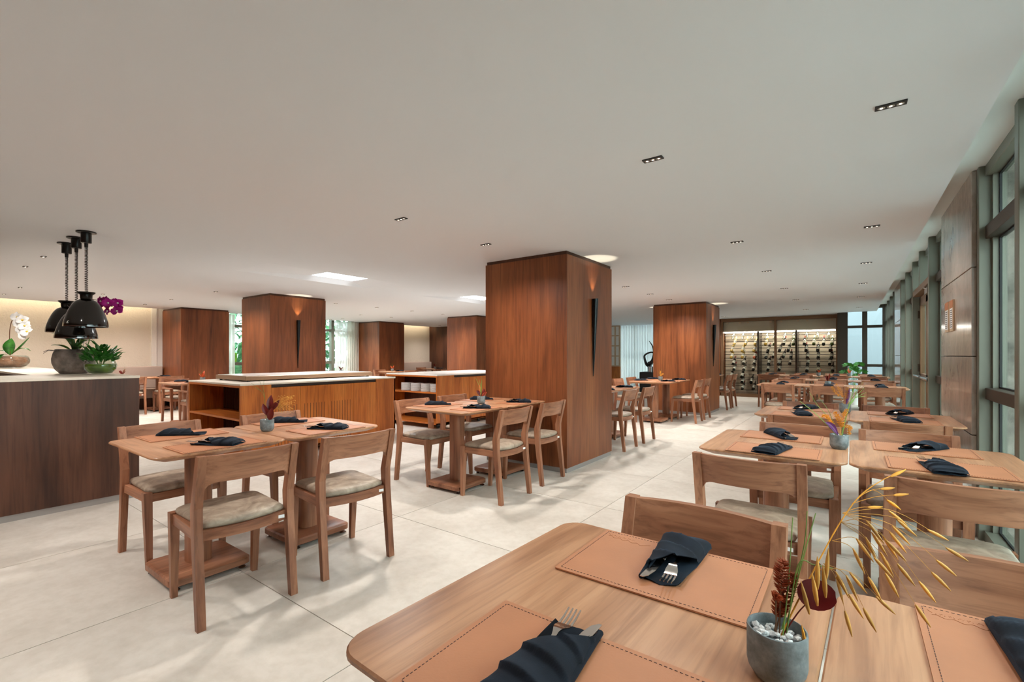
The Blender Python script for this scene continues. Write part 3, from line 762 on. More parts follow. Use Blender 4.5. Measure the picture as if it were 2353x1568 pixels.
# front pair under the camera
G1 = 'front pair of tables by the windows'
table(-0.362, 0.812, 'y', WOODT+'filling the bottom of the view, left one', G1, -2.2)
table(0.2815, 0.7875, 'y', WOODT+'at the bottom right corner of the view', G1, -2.2)
chair(-0.365, 1.185, '-y', 'walnut chair tucked under the far side of the front left table', 'walnut dining chairs', -1.5)
chair(0.275, 1.185, '-y', 'walnut chair tucked under the bottom right table', 'walnut dining chairs')
setting(-0.345, 0.584, '+y', 'nearest the camera on the front table', '', False, 'hi', True, noff=(-0.030, 0.012), nrot=4)
setting(-0.341, 1.042, '-y', 'at the far side of the front left table', '', True, 'hi2', True, noff=(-0.012, -0.045), nrot=3)
setting(0.297, 1.046, '-y', 'on the bottom right table', '', True, 'lo', False, 1, (0.05, 0.0))
# second pair
G2 = 'second pair of tables by the windows'
table(-0.335, 2.91, 'y', WOODT+'in the second window row, left of the vase', G2)
table(0.310, 2.91, 'y', WOODT+'in the second window row, against the window', G2)
chair(-0.37, 2.46, '+y', 'walnut chair with its back to us at the left table of the second window row', 'walnut dining chairs')
chair(0.315, 2.46, '+y', 'walnut chair with its back to us at the window table of the second row', 'walnut dining chairs', 1.5)
chair(-0.275, 3.27, '-y', 'walnut chair facing us across the left table of the second window row', 'walnut dining chairs')
chair(0.255, 3.28, '-y', 'walnut chair facing us across the window table of the second row', 'walnut dining chairs')
setting(-0.318, 2.668, '+y', 'on the near side of the left table, second window row', '', False, 'hi', True, 0, (0.0, -0.02), -14)
setting(-0.333, 3.140, '-y', 'on the far side of the left table, second window row', '', False, 'hi2', True, 1, (0.0, 0.0), 28)
setting(0.325, 2.690, '+y', 'on the near side of the window table, second row', '', False, 'hi2', True, 2, (-0.03, -0.05), 12)
setting(0.290, 3.130, '-y', 'on the far side of the window table, second row', '', False, 'hi', True, 0, (0.0, 0.0), -30)
# third pair
G3 = 'third pair of tables by the windows'
table(-0.335, 4.63, 'y', WOODT+'in the third window row, left one with bright light on it', G3)
table(0.305, 4.63, 'y', WOODT+'in the third window row, beside the stone pier', G3)
chair(-0.290, 4.20, '+y', 'walnut chair with its back to us at the left table of the third window row', 'walnut dining chairs')
chair(0.285, 4.20, '+y', 'walnut chair with its back to us at the table by the stone pier', 'walnut dining chairs')
chair(-0.320, 4.985, '-y', 'walnut chair facing us across the left table of the third window row', 'walnut dining chairs')
chair(0.305, 4.985, '-y', 'walnut chair facing us across the table by the stone pier', 'walnut dining chairs')
for x, w in ((-0.335, 'left table, third window row'), (0.305, 'stone pier table, third window row')):
    setting(x, 4.40, '+y', 'on the near side of the '+w, '', False, 'lo', True, 1, (0, 0.0), 20)
    setting(x, 4.86, '-y', 'on the far side of the '+w, '', False, 'lo', True, 2, (0, 0.0), -25)
# the far rows by the windows
ordx = ['left', 'middle', 'window side', 'far window side']
for rn, (ty, xs, fy, by) in enumerate(((8.85, (-0.94, -0.30, 0.34), 8.37, 9.28), (10.84, (-0.94, -0.30, 0.34), 10.42, 11.28), (12.95, (-1.58, -0.94, -0.30, 0.34), 12.45, 13.36))):
    rw = ('fourth window row', 'fifth window row', 'last window row')[rn]
    nm = ['left', 'middle', 'window side'] if len(xs) == 3 else ['leftmost', 'second from left', 'third from left', 'window side']
    for k, x in enumerate(xs):
        table(x, ty, 'y', WOODT+'in the %s, %s one' % (rw, nm[k]), rw)
        chair(x+0.02, fy, '+y', 'walnut chair with its back to us in the %s, %s one' % (rw, nm[k]), 'walnut dining chairs')
        chair(x, by, '-y', 'walnut chair facing us in the %s, %s one' % (rw, nm[k]), 'walnut dining chairs')
        setting(x, ty-0.23, '+y', 'near side, %s table of the %s' % (nm[k], rw), '', False, 'lo', False, k, (0, 0), 15)
        setting(x, ty+0.23, '-y', 'far side, %s table of the %s' % (nm[k], rw), '', False, 'lo', False, k+1, (0, 0), -10)
# pairs along the columns (long axis across the room)
def xtable(cx, y1, y2, nm, right, left, settings=True, hi=False, tilts=(0, 0)):
    for k, y in enumerate((y1, y2)):
        w = ('nearer', 'farther')[k]
        table(cx, y, 'x', WOODT+'of the %s, the %s one' % (nm, w), nm)
        if settings:
            setting(cx+0.235, y, '-x', 'aisle side, %s table, %s' % (w, nm), '', False, 'hi' if hi else 'lo', hi, k, (0, -0.005), 36)
            setting(cx-0.255, y+0.01, '+x', 'counter side, %s table, %s' % (w, nm), '', False, 'hi2' if hi else 'lo', False, k+1, (0, 0), 38)
    for k, (x, y) in enumerate(right):
        chair(x, y, '-x', 'walnut chair on the aisle side of the %s, %s' % (nm, ('nearer', 'farther')[k]), 'walnut dining chairs', tilts[k])
    for k, (x, y) in enumerate(left):
        chair(x, y, '+x', 'walnut chair on the counter side of the %s, %s' % (nm, ('nearer', 'farther')[k]), 'walnut dining chairs')
xtable(-2.99, 1.075, 1.725, 'left foreground pair', [(-2.535, 1.06), (-2.505, 1.660)], [(-3.43, 1.10), (-3.395, 1.80)], True, True, (-3, -6))
xtable(-2.96, 3.18, 3.83, 'pair before the near column', [(-2.515, 3.19), (-2.552, 3.845)], [(-3.37, 3.20), (-3.37, 3.79)], True, True, (0, 2))
xtable(-2.95, 5.85, 6.50, 'pair behind the near column', [(-2.535, 5.76), (-2.535, 6.44)], [(-3.38, 5.78), (-3.38, 6.44)])
xtable(-2.92, 8.42, 9.07, 'pair before the far column', [(-2.45, 8.77), (-2.45, 9.36)], [(-3.36, 8.29), (-3.36, 8.97)])
xtable(-2.90, 11.30, 11.95, 'pair beyond the far column', [(-2.44, 11.27), (-2.44, 11.88)], [(-3.36, 11.3), (-3.36, 11.9)])
# tables in the left background
table(-9.46, 3.22, 'x', WOODT+'behind the left counter end, with armchairs', 'left background tables')
chair(-8.98, 3.22, '-x', 'walnut armchair with its back to us beside the long serving counter', 'walnut armchairs', 0, CHA)
chair(-10.02, 3.30, '+x', 'walnut armchair facing us across the left background table', 'walnut armchairs', 0, CHA)
setting(-9.24, 3.24, '-x', 'on the aisle side of the left background table', '', False, 'lo', False, 0, (0, 0), 60)
setting(-9.70, 3.24, '+x', 'on the wall side of the left background table', '', False, 'lo', False, 1, (0, 0), 60)
for k, y in enumerate((3.04, 3.70)):
    table(-12.36, y-0.02, 'x', WOODT+'in front of the banquette, '+('nearer', 'farther')[k], 'left background tables')
    chair(-11.90, y, '-x', 'walnut armchair at the banquette table, '+('nearer the plants', 'nearer the column')[k], 'walnut armchairs', 0, CHA if k == 0 else CH)
    setting(-12.15, y, '-x', 'at the banquette, %s table, chair side' % ('nearer', 'farther')[k], '', False, 'lo', False, k, (0, 0), 60)
for k, (x, y) in enumerate(((-11.3, 7.55), (-11.0, 9.1), (-11.75, 11.5), (-10.2, 10.9))):
    nm = ('by the left window', 'before the curtain column', 'before the rear plaster panel', 'behind the plate shelf')[k]
    table(x, y, 'x', WOODT+nm, 'left background tables')
    chair(x+0.47, y, '-x', 'walnut chair on our side of the table '+nm, 'walnut dining chairs')
    chair(x-0.47, y, '+x', 'walnut chair on the wall side of the table '+nm, 'walnut dining chairs')
    setting(x+0.22, y, '-x', 'on our side of the table '+nm, '', False, 'lo', False, k, (0, 0), 60)
# ------------------------------------------------------------------ tall left counter with a pale top
t = thing('tall_counter', 'tall dark walnut counter with a pale stone top at the left edge', 'counter', (-4.95, 1.33, 0))
put('front_panel', boxmesh('front_panel', 'counter_wood', -0.03, 0, -4.3, 0, 0.05, 1.022), t)
put('end_panel', boxmesh('end_panel', 'counter_wood', -5.6, -0.031, -0.03, 0, 0.05, 1.022), t)
put('inner_panel', MB().bb(-0.88, -0.85, -4.3, -0.53, 0.05, 1.02).bb(-5.6, -0.88, -0.53, -0.50, 0.05, 1.02).bb(-5.63, -5.6, -0.53, 0, 0.05, 1.02).mesh('inner_panel', 'dark_wood'), t)
put('toe_kick', MB().bb(-0.04, -0.012, -4.3, -0.012, 0, 0.05).bb(-5.6, -0.04, -0.04, -0.012, 0, 0.05).mesh('toe_kick', 'aluminium_skirting'), t)
for x0, x1, y0, y1 in ((-0.86, 0.004, -3.0, 0.004), (-0.86, 0.004, -4.3, -3.003), (-5.63, -0.8625, -0.53, 0.004)):
    put('worktop_slab', boxmesh('worktop_slab', 'counter_stone', x0, x1, y0, y1, 1.022, 1.043, 0.002), t)
put('inner_shelf', boxmesh('inner_shelf', 'cabinet_dark', -2.4, -0.89, -4.3, -0.54, 0.84, 0.86), t)

# ------------------------------------------------------------------ long serving counters on casters
def serving_counter(x0, x1, y0, y1, label, splits, mat='honey_wood_', tray=False):
    t = thing('serving_counter', label, 'counter', (x1, y0, 0), 0, 'serving counters')
    w = x1-x0; L = y1-y0; zt = 0.895; m = mat
    put('worktop', boxmesh('worktop', 'counter_stone' if tray else 'white_quartz', -w-0.004, 0.006, -0.004, L+0.004, zt-0.020, zt, 0.003), t)
    put('bottom_board', boxmesh('bottom_board', m+'Y', -w, 0, 0, L, 0.075, 0.10), t)
    put('side_board', boxmesh('side_board', m+'Z', -w, -w+0.025, 0, 0.42, 0.10, zt-0.02), t)
    put('top_rail', boxmesh('top_rail', m+'X', -w+0.025, -0.025, 0, 0.42, zt-0.045, zt-0.02), t)
    zsh = 0.50 if tray else 0.60
    put('shelf', boxmesh('shelf', m+'X', -w+0.025, -0.025, 0.002, 0.40, zsh-0.022, zsh, 0.002), t)
    bk = put('back_board', boxmesh('back_board', 'dark_wood', -w+0.025, -0.025, 0.40, 0.42, 0.10, zt-0.02), t)
    if tray:
        fl = boxmesh('flute', 'dark_wood', -0.006, 0.006, -0.006, 0, 0.11, zt-0.05)
        for k in range(40): put('flute', fl, bk, (-w+0.06+k*(w-0.12)/39, 0.40, 0))
    put('rear_panel', boxmesh('rear_panel', m+'Z', -w, -w+0.02, 0.42, L, 0.10, zt-0.02), t)
    put('far_panel', boxmesh('far_panel', m+'Z', -w+0.02, 0, L-0.02, L, 0.10, zt-0.02), t)
    ys = splits
    put('stile', boxmesh('stile', m+'Z', -0.025, 0, 0, ys[0], 0.075, zt-0.02), t)
    put('stile', boxmesh('stile', m+'Z', -0.025, 0, ys[-1], L, 0.075, zt-0.02), t)
    put('handle_recess', boxmesh('handle_recess', 'cabinet_dark', -0.05, -0.012, ys[0], ys[-1], zt-0.055, zt-0.02), t)
    for a, b in zip(ys, ys[1:]):
        dd = put('door', boxmesh('door', m+'Z', -0.020, 0, a+0.0018, b-0.0018, 0.078, zt-0.058, 0.001), t)
        if tray and a < 1.1:
            g = boxmesh('vent_slot', 'cabinet_dark', 0, 0.0012, -0.0025, 0.0025, 0.09, 0.62)
            for k in range(8): put('vent_slot', g, dd, (0, a+0.05+k*(b-a-0.1)/7, 0))
    for px in (-0.10, -w+0.10):
        for py in (0.12, L/2, L-0.12):
            c = put('caster', MB().lathe([(0.012, -0.012), (0.034, -0.010), (0.036, 0.0), (0.034, 0.010), (0.012, 0.012)], 16, (px, py, 0.036), M=Matrix.Rotation(R(90), 4, 'Y')).mesh('caster', 'rubber', 40), t)
            put('fork_bracket', MB().bb(px-0.016, px+0.016, py-0.02, py+0.02, 0.055, 0.076).mesh('fork_bracket', 'chrome'), c)
    return t
serving_counter(-6.90, -5.46, 2.37, 4.53, 'long honey wood serving counter with a raised top tray and open end shelf', (0.34, 0.70, 1.068, 1.445, 1.816), 'honey_wood_', True)
serving_counter(-6.72, -5.45, 5.38, 7.70, 'second honey wood serving counter with plates on its open shelf', (0.40, 0.79, 1.17, 1.55, 1.93))
# raised hot plate on the first counter
t = thing('warming_tray', 'long low bronze warming tray lying on the serving counter', 'tray', (-6.32, 3.52, 0.895))
put('tray_body', boxmesh('tray_body', 'bronze_tray', -0.42, 0.42, -0.90, 0.94, 0.012, 0.066, 0.006), t)
put('glass_top', boxmesh('glass_top', 'white_quartz', -0.40, 0.40, -0.88, 0.92, 0.066, 0.070, 0.001), t)
for sx in (-0.38, 0.38):
    for sy in (-0.85, 0.88): put('foot', MB().lathe([(0.018, 0), (0.018, 0.012)], 12, (sx, sy, 0)).mesh('foot', 'rubber'), t)
# stacks of plates on the shelf of the second counter
plate_me = MB().lathe([(0.060, 0.0), (0.098, 0.003), (0.1085, 0.0055), (0.1090, 0.0115), (0.1065, 0.0122), (0.096, 0.0095), (0.070, 0.006), (0.0005, 0.005)], 28, cap1=False).mesh('plate', 'porcelain', 50)
for k, x in enumerate((-6.17, -5.91, -5.65, -5.55)):
    yy = (5.545, 5.545, 5.545, 5.70)[k]
    if k == 3: x = -5.60; yy = 5.66
    for n in range(11):
        o = put('plate', plate_me, None, ((-6.33, -6.08, -5.83, -5.60)[k], 5.525, 0.6005+n*0.0125)); o['category'] = 'plate'; o['group'] = 'plate stacks on the open shelf'
        o['label'] = 'white plate in the %s stack on the open shelf' % ('leftmost', 'second from left', 'third from left', 'rightmost')[k]

# ------------------------------------------------------------------ three heat lamps over the counter
def heat_lamp(x, zb, label, logo):
    t = thing('heat_lamp', label, 'heat lamp', (x, 1.075, ZC), 0, 'black heat lamps over the counter')
    zb = zb-ZC
    cn = put('canopy', MB().lathe([(0.003, 0), (0.068, 0), (0.070, -0.008), (0.066, -0.012), (0.037, -0.014), (0.037, -0.095), (0.034, -0.100), (0.014, -0.102), (0.013, -0.135)], 28).mesh('canopy', 'black_metal', 40), t)
    zt = zb+0.30
    n = int((-0.13-zt)/0.0135); pts = []
    for i in range(n*10+1):
        a = 2*math.pi*i/10; u = i/(n*10); pts.append((0.0095*math.cos(a), 0.0095*math.sin(a), -0.13+(zt+0.13)*(u**1.25 if True else u)))
    put('coiled_cord', MB().tube(pts, 0.0031, 5).mesh('coiled_cord', 'black_metal', 60), t)
    put('neck', MB().lathe([(0.010, zt+0.005), (0.062, zt+0.002), (0.060, zt-0.008), (0.042, zt-0.022), (0.040, zt-0.055), (0.036, zt-0.060)], 28, cap1=False).mesh('neck', 'black_metal', 40), t)
    prof = [(0.036, zt-0.058)]
    for k in range(1, 11):
        u = k/10; prof.append((0.036+0.112*u**0.60*(1.12-0.12*u), zt-0.058-0.205*u**1.12))
    prof += [(0.150, zb+0.012), (0.150, zb)]
    s = put('shade', MB().lathe(prof + [(0.146, zb)] + [(r-0.003, z-0.003) for r, z in prof[-3::-1]], 40, cap0=False, cap1=False).mesh('shade', 'black_gloss', 50), t)
    put('shade_rim', MB().lathe([(0.1485, zb-0.001), (0.1515, zb-0.001), (0.1515, zb+0.004), (0.1485, zb+0.004)], 40, cap0=False, cap1=False).mesh('shade_rim', 'chrome', 40), s)
    put('bulb', MB().lathe([(0.005, zb+0.12), (0.03, zb+0.10), (0.045, zb+0.06), (0.035, zb+0.03), (0.002, zb+0.022)], 18).mesh('bulb', 'copper_inside', 50), s)
    a = R(-62)
    if logo: put('logo_mark', MB().box((0.151*math.cos(a), 0.151*math.sin(a), zb+0.025), (0.002, 0.020, 0.004), rz=a).box((0.151*math.cos(a), 0.151*math.sin(a), zb+0.035), (0.002, 0.006, 0.010), rz=a).box((0.151*math.cos(a+0.06), 0.151*math.sin(a+0.06), zb+0.042), (0.002, 0.010, 0.004), rz=a).mesh('logo_mark', 'tag_white'), s)
heat_lamp(-5.39, 1.465, 'black heat lamp with a white logo, hanging nearest over the counter', True)
heat_lamp(-5.73, 1.372, 'black heat lamp hanging lowest, the middle one of three', False)
heat_lamp(-6.10, 1.437, 'black heat lamp hanging farthest to the left of three', False)

# ------------------------------------------------------------------ plants on the counter (local x = to the right as seen from the room)
YAW = R(36.2)
def flower(b_pet, b_lip, c, size, nrm, roll=0.0):
    nrm = Vector(nrm).normalized(); q = nrm.to_track_quat('Z', 'Y').to_matrix(); c = Vector(c)
    for k, (ang, ln, wd) in enumerate(((90, 1.0, 0.75), (210, 0.95, 0.7), (330, 0.95, 0.7), (10, 1.05, 1.15), (170, 1.05, 1.15))):
        a = R(ang)+roll; d = q @ Vector((math.cos(a), math.sin(a), 0.12))
        b_pet.leaf(c, c+d*size*0.5*ln, size*0.5*wd, tuple(nrm*size*0.06), 5, side=tuple(nrm.cross(d)), cup=-0.2)
    b_lip.lathe([(0.002, 0), (size*0.09, size*0.05), (size*0.05, size*0.14), (0.001, size*0.16)], 8, tuple(c), M=q.to_4x4())
# purple orchid in a rough grey pot
t = thing('potted_orchid', 'purple orchid in a rough grey round pot on the counter', 'plant', (-5.95, 1.10, 1.043), YAW)
put('pot', MB().lathe([(0.085, 0), (0.100, 0.004), (0.135, 0.045), (0.154, 0.10), (0.156, 0.14), (0.146, 0.19), (0.132, 0.228), (0.126, 0.230), (0.122, 0.215), (0.001, 0.205)], 36, cap1=False).mesh('pot', 'rough_pot', 50), t)
for base, tip, wd, bow in (((0.0, 0, 0.21), (-0.20, -0.02, 0.375), 0.11, (0.03, 0, 0.05)), ((-0.02, 0, 0.21), (-0.17, -0.05, 0.265), 0.07, (0, 0, 0.02)), ((0.02, 0, 0.21), (0.14, 0.05, 0.30), 0.08, (0, 0, 0.05)), ((0.02, -0.02, 0.21), (0.12, -0.06, 0.235), 0.06, (0, 0, 0.03)), ((0, 0.02, 0.21), (0.03, 0.12, 0.33), 0.09, (0, 0, 0.05)), ((0.0, 0.0, 0.21), (0.05, -0.02, 0.30), 0.06, (0.02, 0, 0))):
    put('leaf', MB().leaf(base, tip, wd, bow, 10, cup=0.35).mesh('leaf', 'orchid_leaf', 70), t)
put('aerial_root', MB().tube([(-0.10, -0.08, 0.215), (-0.15, -0.09, 0.225), (-0.19, -0.10, 0.205)], 0.004, 6, 0.002).tube([(-0.08, -0.10, 0.215), (-0.12, -0.13, 0.215), (-0.15, -0.14, 0.19)], 0.003, 6, 0.002).mesh('aerial_root', 'rough_pot'), t)
stems = [[(-0.01, 0, 0.21), (-0.02, 0, 0.28), (0.03, 0, 0.45), (0.07, 0, 0.60), (0.10, 0, 0.68), (0.16, 0, 0.705), (0.24, 0, 0.69), (0.31, 0, 0.66)],
         [(0.04, 0.01, 0.21), (0.055, 0.01, 0.33), (0.08, 0.01, 0.50), (0.11, 0.01, 0.585), (0.17, 0.0, 0.62), (0.25, 0, 0.61)],
         [(0.09, 0.02, 0.22), (0.125, 0.02, 0.31), (0.15, 0.02, 0.48), (0.19, 0.02, 0.58), (0.26, 0.01, 0.65), (0.35, 0, 0.64), (0.42, 0, 0.60)]]
def smooth(p, n=6):
    p = [Vector(q) for q in p]; out = []
    for i in range(len(p)-1):
        a, b, c, d = p[max(i-1, 0)], p[i], p[i+1], p[min(i+2, len(p)-1)]
        for k in range(n):
            u = k/n; out.append(0.5*((2*b)+(c-a)*u+(2*a-5*b+4*c-d)*u*u+(3*b-3*c+d-a)*u**3))
    out.append(p[-1]); return out
for s in stems: put('stem', MB().tube(smooth(s), 0.0042, 7, 0.0022).mesh('stem', 'stem_green', 60), t)
for s in ((0.035, 0.09), (0.07, 0.16), (0.10, 0.14)):
    put('support_stake', MB().tube([(s[0]-0.01, 0.015, 0.21), (s[0]+s[1]*0.45, 0.015, 0.55)], 0.0025, 6).mesh('support_stake', 'tag_white'), t)
rf = random.Random(5)
for k in range(15):
    u = k/14; c = (0.155+0.285*u+rf.uniform(-0.015, 0.015), rf.uniform(-0.05, 0.03), 0.645+0.05*math.sin(u*3.1)-0.05*(k % 3 == 0)-0.06*(k % 5 == 4)+rf.uniform(-0.02, 0.02))
    a, b = MB(), MB(); flower(a, b, c, 0.100, (rf.uniform(-0.5, 0.5), -1, rf.uniform(-0.2, 0.3)), rf.uniform(-0.4, 0.4))
    f = put('flower', a.mesh('flower', 'orchid_purple', 70), t); put('lip', b.mesh('lip', 'orchid_white'), f)
# glass bowl of leafy cuttings
t = thing('leafy_bowl', 'bushy green plant in a clear round glass bowl on the counter', 'plant', (-5.52, 1.20, 1.043), YAW)
put('bowl', MB().lathe([(0.060, 0), (0.085, 0.012), (0.112, 0.05), (0.117, 0.085), (0.106, 0.12), (0.090, 0.140), (0.087, 0.140), (0.103, 0.118), (0.113, 0.085), (0.108, 0.05), (0.080, 0.014), (0.001, 0.006)], 32, cap1=False).mesh('bowl', 'clear_glass', 50), t)
put('leaf_lining', MB().lathe([(0.055, 0.008), (0.080, 0.018), (0.104, 0.05), (0.109, 0.08), (0.100, 0.095), (0.001, 0.096)], 28, cap1=False).mesh('leaf_lining', 'moss_green', 50), t)
rl = random.Random(11)
leaf_me = [MB().leaf((0, 0, 0), (L, 0, 0), 0.029, (0, 0, 0.005), 5, side=(0, 1, 0), cup=0.3).mesh('leaf', 'leaf_green', 70) for L in (0.055, 0.066, 0.078)]
for k in range(170):
    a = rl.uniform(0, 2*math.pi); rr = math.sqrt(rl.random())*0.145
    hx, hy = rr*math.cos(a), rr*math.sin(a); top = 0.285-2.6*rr*rr+rl.uniform(-0.05, 0.0)
    z = rl.uniform(0.13, max(0.15, top)); d = Vector((math.cos(a)*(0.3+rr*4)+rl.uniform(-0.3, 0.3), math.sin(a)*(0.3+rr*4)+rl.uniform(-0.3, 0.3), rl.uniform(0.2, 1.0))).normalized()
    put('leaf', leaf_me[k % 3], t, (hx*0.85, hy*0.85, z-0.02), rot=d.to_track_quat('X', 'Z').to_euler())
for k in range(6):
    a = k*1.05; put('stalk', MB().tube([(0.02*math.cos(a), 0.02*math.sin(a), 0.09), (0.06*math.cos(a), 0.06*math.sin(a), 0.20)], 0.0035).mesh('stalk', 'stem_green'), t)
# white orchid in a glass bowl of bark
t = thing('potted_orchid', 'white orchid in a glass bowl of bark chips at the left edge', 'plant', (-9.1, 1.05, 1.043), YAW)
put('bowl', MB().lathe([(0.10, 0), (0.15, 0.02), (0.185, 0.07), (0.19, 0.11), (0.175, 0.15), (0.15, 0.17), (0.147, 0.17), (0.172, 0.148), (0.186, 0.11), (0.18, 0.07), (0.145, 0.023), (0.001, 0.008)], 36, cap1=False).mesh('bowl', 'clear_glass', 50), t)
put('bark_filling', MB().lathe([(0.10, 0.010), (0.145, 0.025), (0.178, 0.075), (0.180, 0.11), (0.165, 0.145), (0.001, 0.165)], 30, cap1=False).mesh('bark_filling', 'bark_chips', 50), t)
for base, tip, wd, bow in (((0, 0, 0.17), (0.05, -0.03, 0.40), 0.12, (-0.02, 0, 0)), ((0, 0, 0.18), (-0.20, 0, 0.22), 0.08, (0, 0, 0.03)), ((0.02, 0, 0.18), (0.28, 0, 0.225), 0.05, (0, 0, 0.06)), ((0.02, 0, 0.19), (0.24, 0.02, 0.42), 0.04, (0, 0, -0.02)), ((0.0, -0.05, 0.18), (-0.02, -0.19, 0.05), 0.11, (0, -0.03, 0.04)), ((0.02, -0.05, 0.18), (0.05, -0.20, 0.06), 0.07, (0, -0.03, 0.04))):
    put('leaf', MB().leaf(base, tip, wd, bow, 10, cup=0.35).mesh('leaf', 'leaf_green', 70), t)
put('stem', MB().tube(smooth([(0, 0, 0.18), (-0.01, 0, 0.40), (0.0, 0, 0.55), (0.03, 0, 0.645), (0.08, 0, 0.67), (0.14, 0, 0.64), (0.19, 0, 0.56), (0.22, 0, 0.43)]), 0.005, 7, 0.003).mesh('stem', 'stem_brown', 60), t)
for k in range(7):
    u = k/6; a, b = MB(), MB(); flower(a, b, (0.14+0.09*u+(0.035 if k % 2 else -0.02), -0.02, 0.68-0.23*u), 0.15, (0.25, -1, 0.15 if k % 2 else -0.05), 0.2*k)
    f = put('flower', a.mesh('flower', 'orchid_white', 70), t); put('lip', b.mesh('lip', 'orchid_lip'), f)

# ------------------------------------------------------------------ concrete cups with dried flowers
cup_me = MB().lathe([(0.027, 0), (0.031, 0.003), (0.0385, 0.015), (0.0405, 0.024), (0.0405, 0.072), (0.0400, 0.0745), (0.0382, 0.0750), (0.0370, 0.0735), (0.0368, 0.060), (0.001, 0.058)], 32, cap1=False).mesh('cup', 'concrete_cup', 40)
pb = MB(); rp = random.Random(2)
for k in range(46):
    a = rp.uniform(0, 6.28); r = math.sqrt(rp.random())*0.031; s = rp.uniform(0.0028, 0.0052)
    M = Matrix.Rotation(rp.uniform(0, 3), 4, 'X') @ Matrix.Rotation(rp.uniform(0, 3), 4, 'Z') @ Matrix.Diagonal((s*1.4, s, s*0.8, 1))
    bmesh.ops.create_icosphere(pb.bm, subdivisions=1, radius=1.0, matrix=Matrix.Translation((r*math.cos(a), r*math.sin(a), 0.0595+rp.uniform(0, 0.008)*(1.0+0.5*math.cos(a+2)))) @ M)
peb_me = pb.mesh('pebbles', 'white_pebble')
def vase(x, y, where, z=TS, fill=True):
    t = thing('concrete_cup', 'small grey concrete cup '+where, 'vase', (x, y, z), rp.uniform(0, 6), 'concrete cups on the tables')
    put('cup', cup_me, t)
    if fill:
        o = put('pebbles', peb_me, t); o['kind'] = 'stuff'
def plume(b, path, r, n=70, rnd=None, ln=0.012, spread=1.0, up=0.5):
    """a feathery seed head along a path"""
    rnd = rnd or random.Random(1); path = [Vector(p) for p in path]
    for k in range(n):
        u = rnd.random(); i = u*(len(path)-1); j = min(int(i), len(path)-2); p = path[j].lerp(path[j+1], i-j); d = (path[j+1]-path[j]).normalized()
        v = Vector((rnd.uniform(-1, 1), rnd.uniform(-1, 1), rnd.uniform(-1, 1))); v = (v-v.dot(d)*d)
        if v.length < 0.05: continue
        v.normalize(); rr = r*math.sin(math.pi*min(0.97, max(0.06, 0.08+u*0.9)))**0.6
        q = p+v*rr*0.35; e = q+(v*spread+d*up).normalized()*ln*(0.6+rr/r*0.5)
        b.tube([q, q.lerp(e, 0.5)+v*0.0008, e], 0.0012, 4, 0.0003)
def grain(b, base, tip, w=0.0042):
    base, tip = Vector(base), Vector(tip)
    b.tube([base.lerp(tip, u) for u in (0, 0.2, 0.45, 0.7, 1.0)], lambda u: w*math.sin(math.pi*min(0.98, 0.08+0.9*u))**0.8*0.5+0.0002, 6)
def bouquet(x, y, z, label, parts):
    t = thing('dried_bouquet', label, 'dried flowers', (x, y, z), YAW, 'dried bouquets')
    for nm, me in parts: put(nm, me, t)
    return t
def st(path, r=0.0012, mat='stem_green', r1=None, nm='stem'): return (nm, MB().tube(smooth(path), r, 5, r1 or r*0.5).mesh(nm, mat, 60))
# the nearest arrangement
vase(-0.091, 0.797, 'at the bottom right, nearest the camera')
P = []
arch = [(0.006, 0, 0.06), (0.03, 0.0, 0.11), (0.07, 0.01, 0.17), (0.108, 0.02, 0.222), (0.147, 0.03, 0.262), (0.19, 0.04, 0.284), (0.222, 0.05, 0.292)]
P.append(st(arch, 0.0013, 'amber_plume', 0.0006, 'grass_stalk'))
ro = random.Random(21)
ends = [((0.147, 0.03, 0.262), (0.222, 0.05, 0.292)), ((0.147, 0.03, 0.262), (0.205, 0.05, 0.268)), ((0.135, 0.03, 0.250), (0.235, 0.06, 0.255)), ((0.135, 0.03, 0.25), (0.215, 0.05, 0.243)), ((0.12, 0.03, 0.235), (0.185, 0.05, 0.238)),
        ((0.12, 0.03, 0.235), (0.258, 0.02, 0.206)), ((0.12, 0.03, 0.235), (0.268, 0.0, 0.185)), ((0.12, 0.03, 0.235), (0.252, 0.0, 0.165)), ((0.12, 0.03, 0.235), (0.235, -0.01, 0.150)), ((0.12, 0.03, 0.235), (0.215, -0.01, 0.135)), ((0.11, 0.02, 0.225), (0.20, -0.02, 0.105)), ((0.11, 0.02, 0.225), (0.175, -0.02, 0.165)), ((0.11, 0.02, 0.225), (0.16, -0.02, 0.20)), ((0.11, 0.02, 0.225), (0.155, -0.02, 0.15)), ((0.09, 0.01, 0.2), (0.13, -0.02, 0.145)), ((0.09, 0.01, 0.2), (0.142, -0.02, 0.175)), ((0.07, 0.0, 0.17), (0.115, -0.03, 0.105)), ((0.07, 0.0, 0.17), (0.085, -0.03, 0.10)), ((0.06, 0, 0.16), (0.145, -0.02, 0.12)), ((0.06, 0, 0.16), (0.095, -0.03, 0.125))]
for k, (a, b) in enumerate(ends):
    a, b = Vector(a), Vector(b); m = a.lerp(b, 0.5)+Vector((0, 0, 0.022 if b.z < a.z else 0.004))
    g = MB(); g.tube(smooth([a, m, b], 6), 0.00045, 4, 0.0003)
    d = (b-m).normalized()
    grain(g, b-d*0.014, b+d*0.020, 0.0050)
    if k > 4: grain(g, m-d*0.004+Vector((0.003, 0, -0.004)), m+d*0.026+Vector((0.004, 0, -0.012)), 0.0044)
    P.append(('oat_spikelet', g.mesh('oat_spikelet', 'straw' if k > 4 else 'amber_plume', 60)))
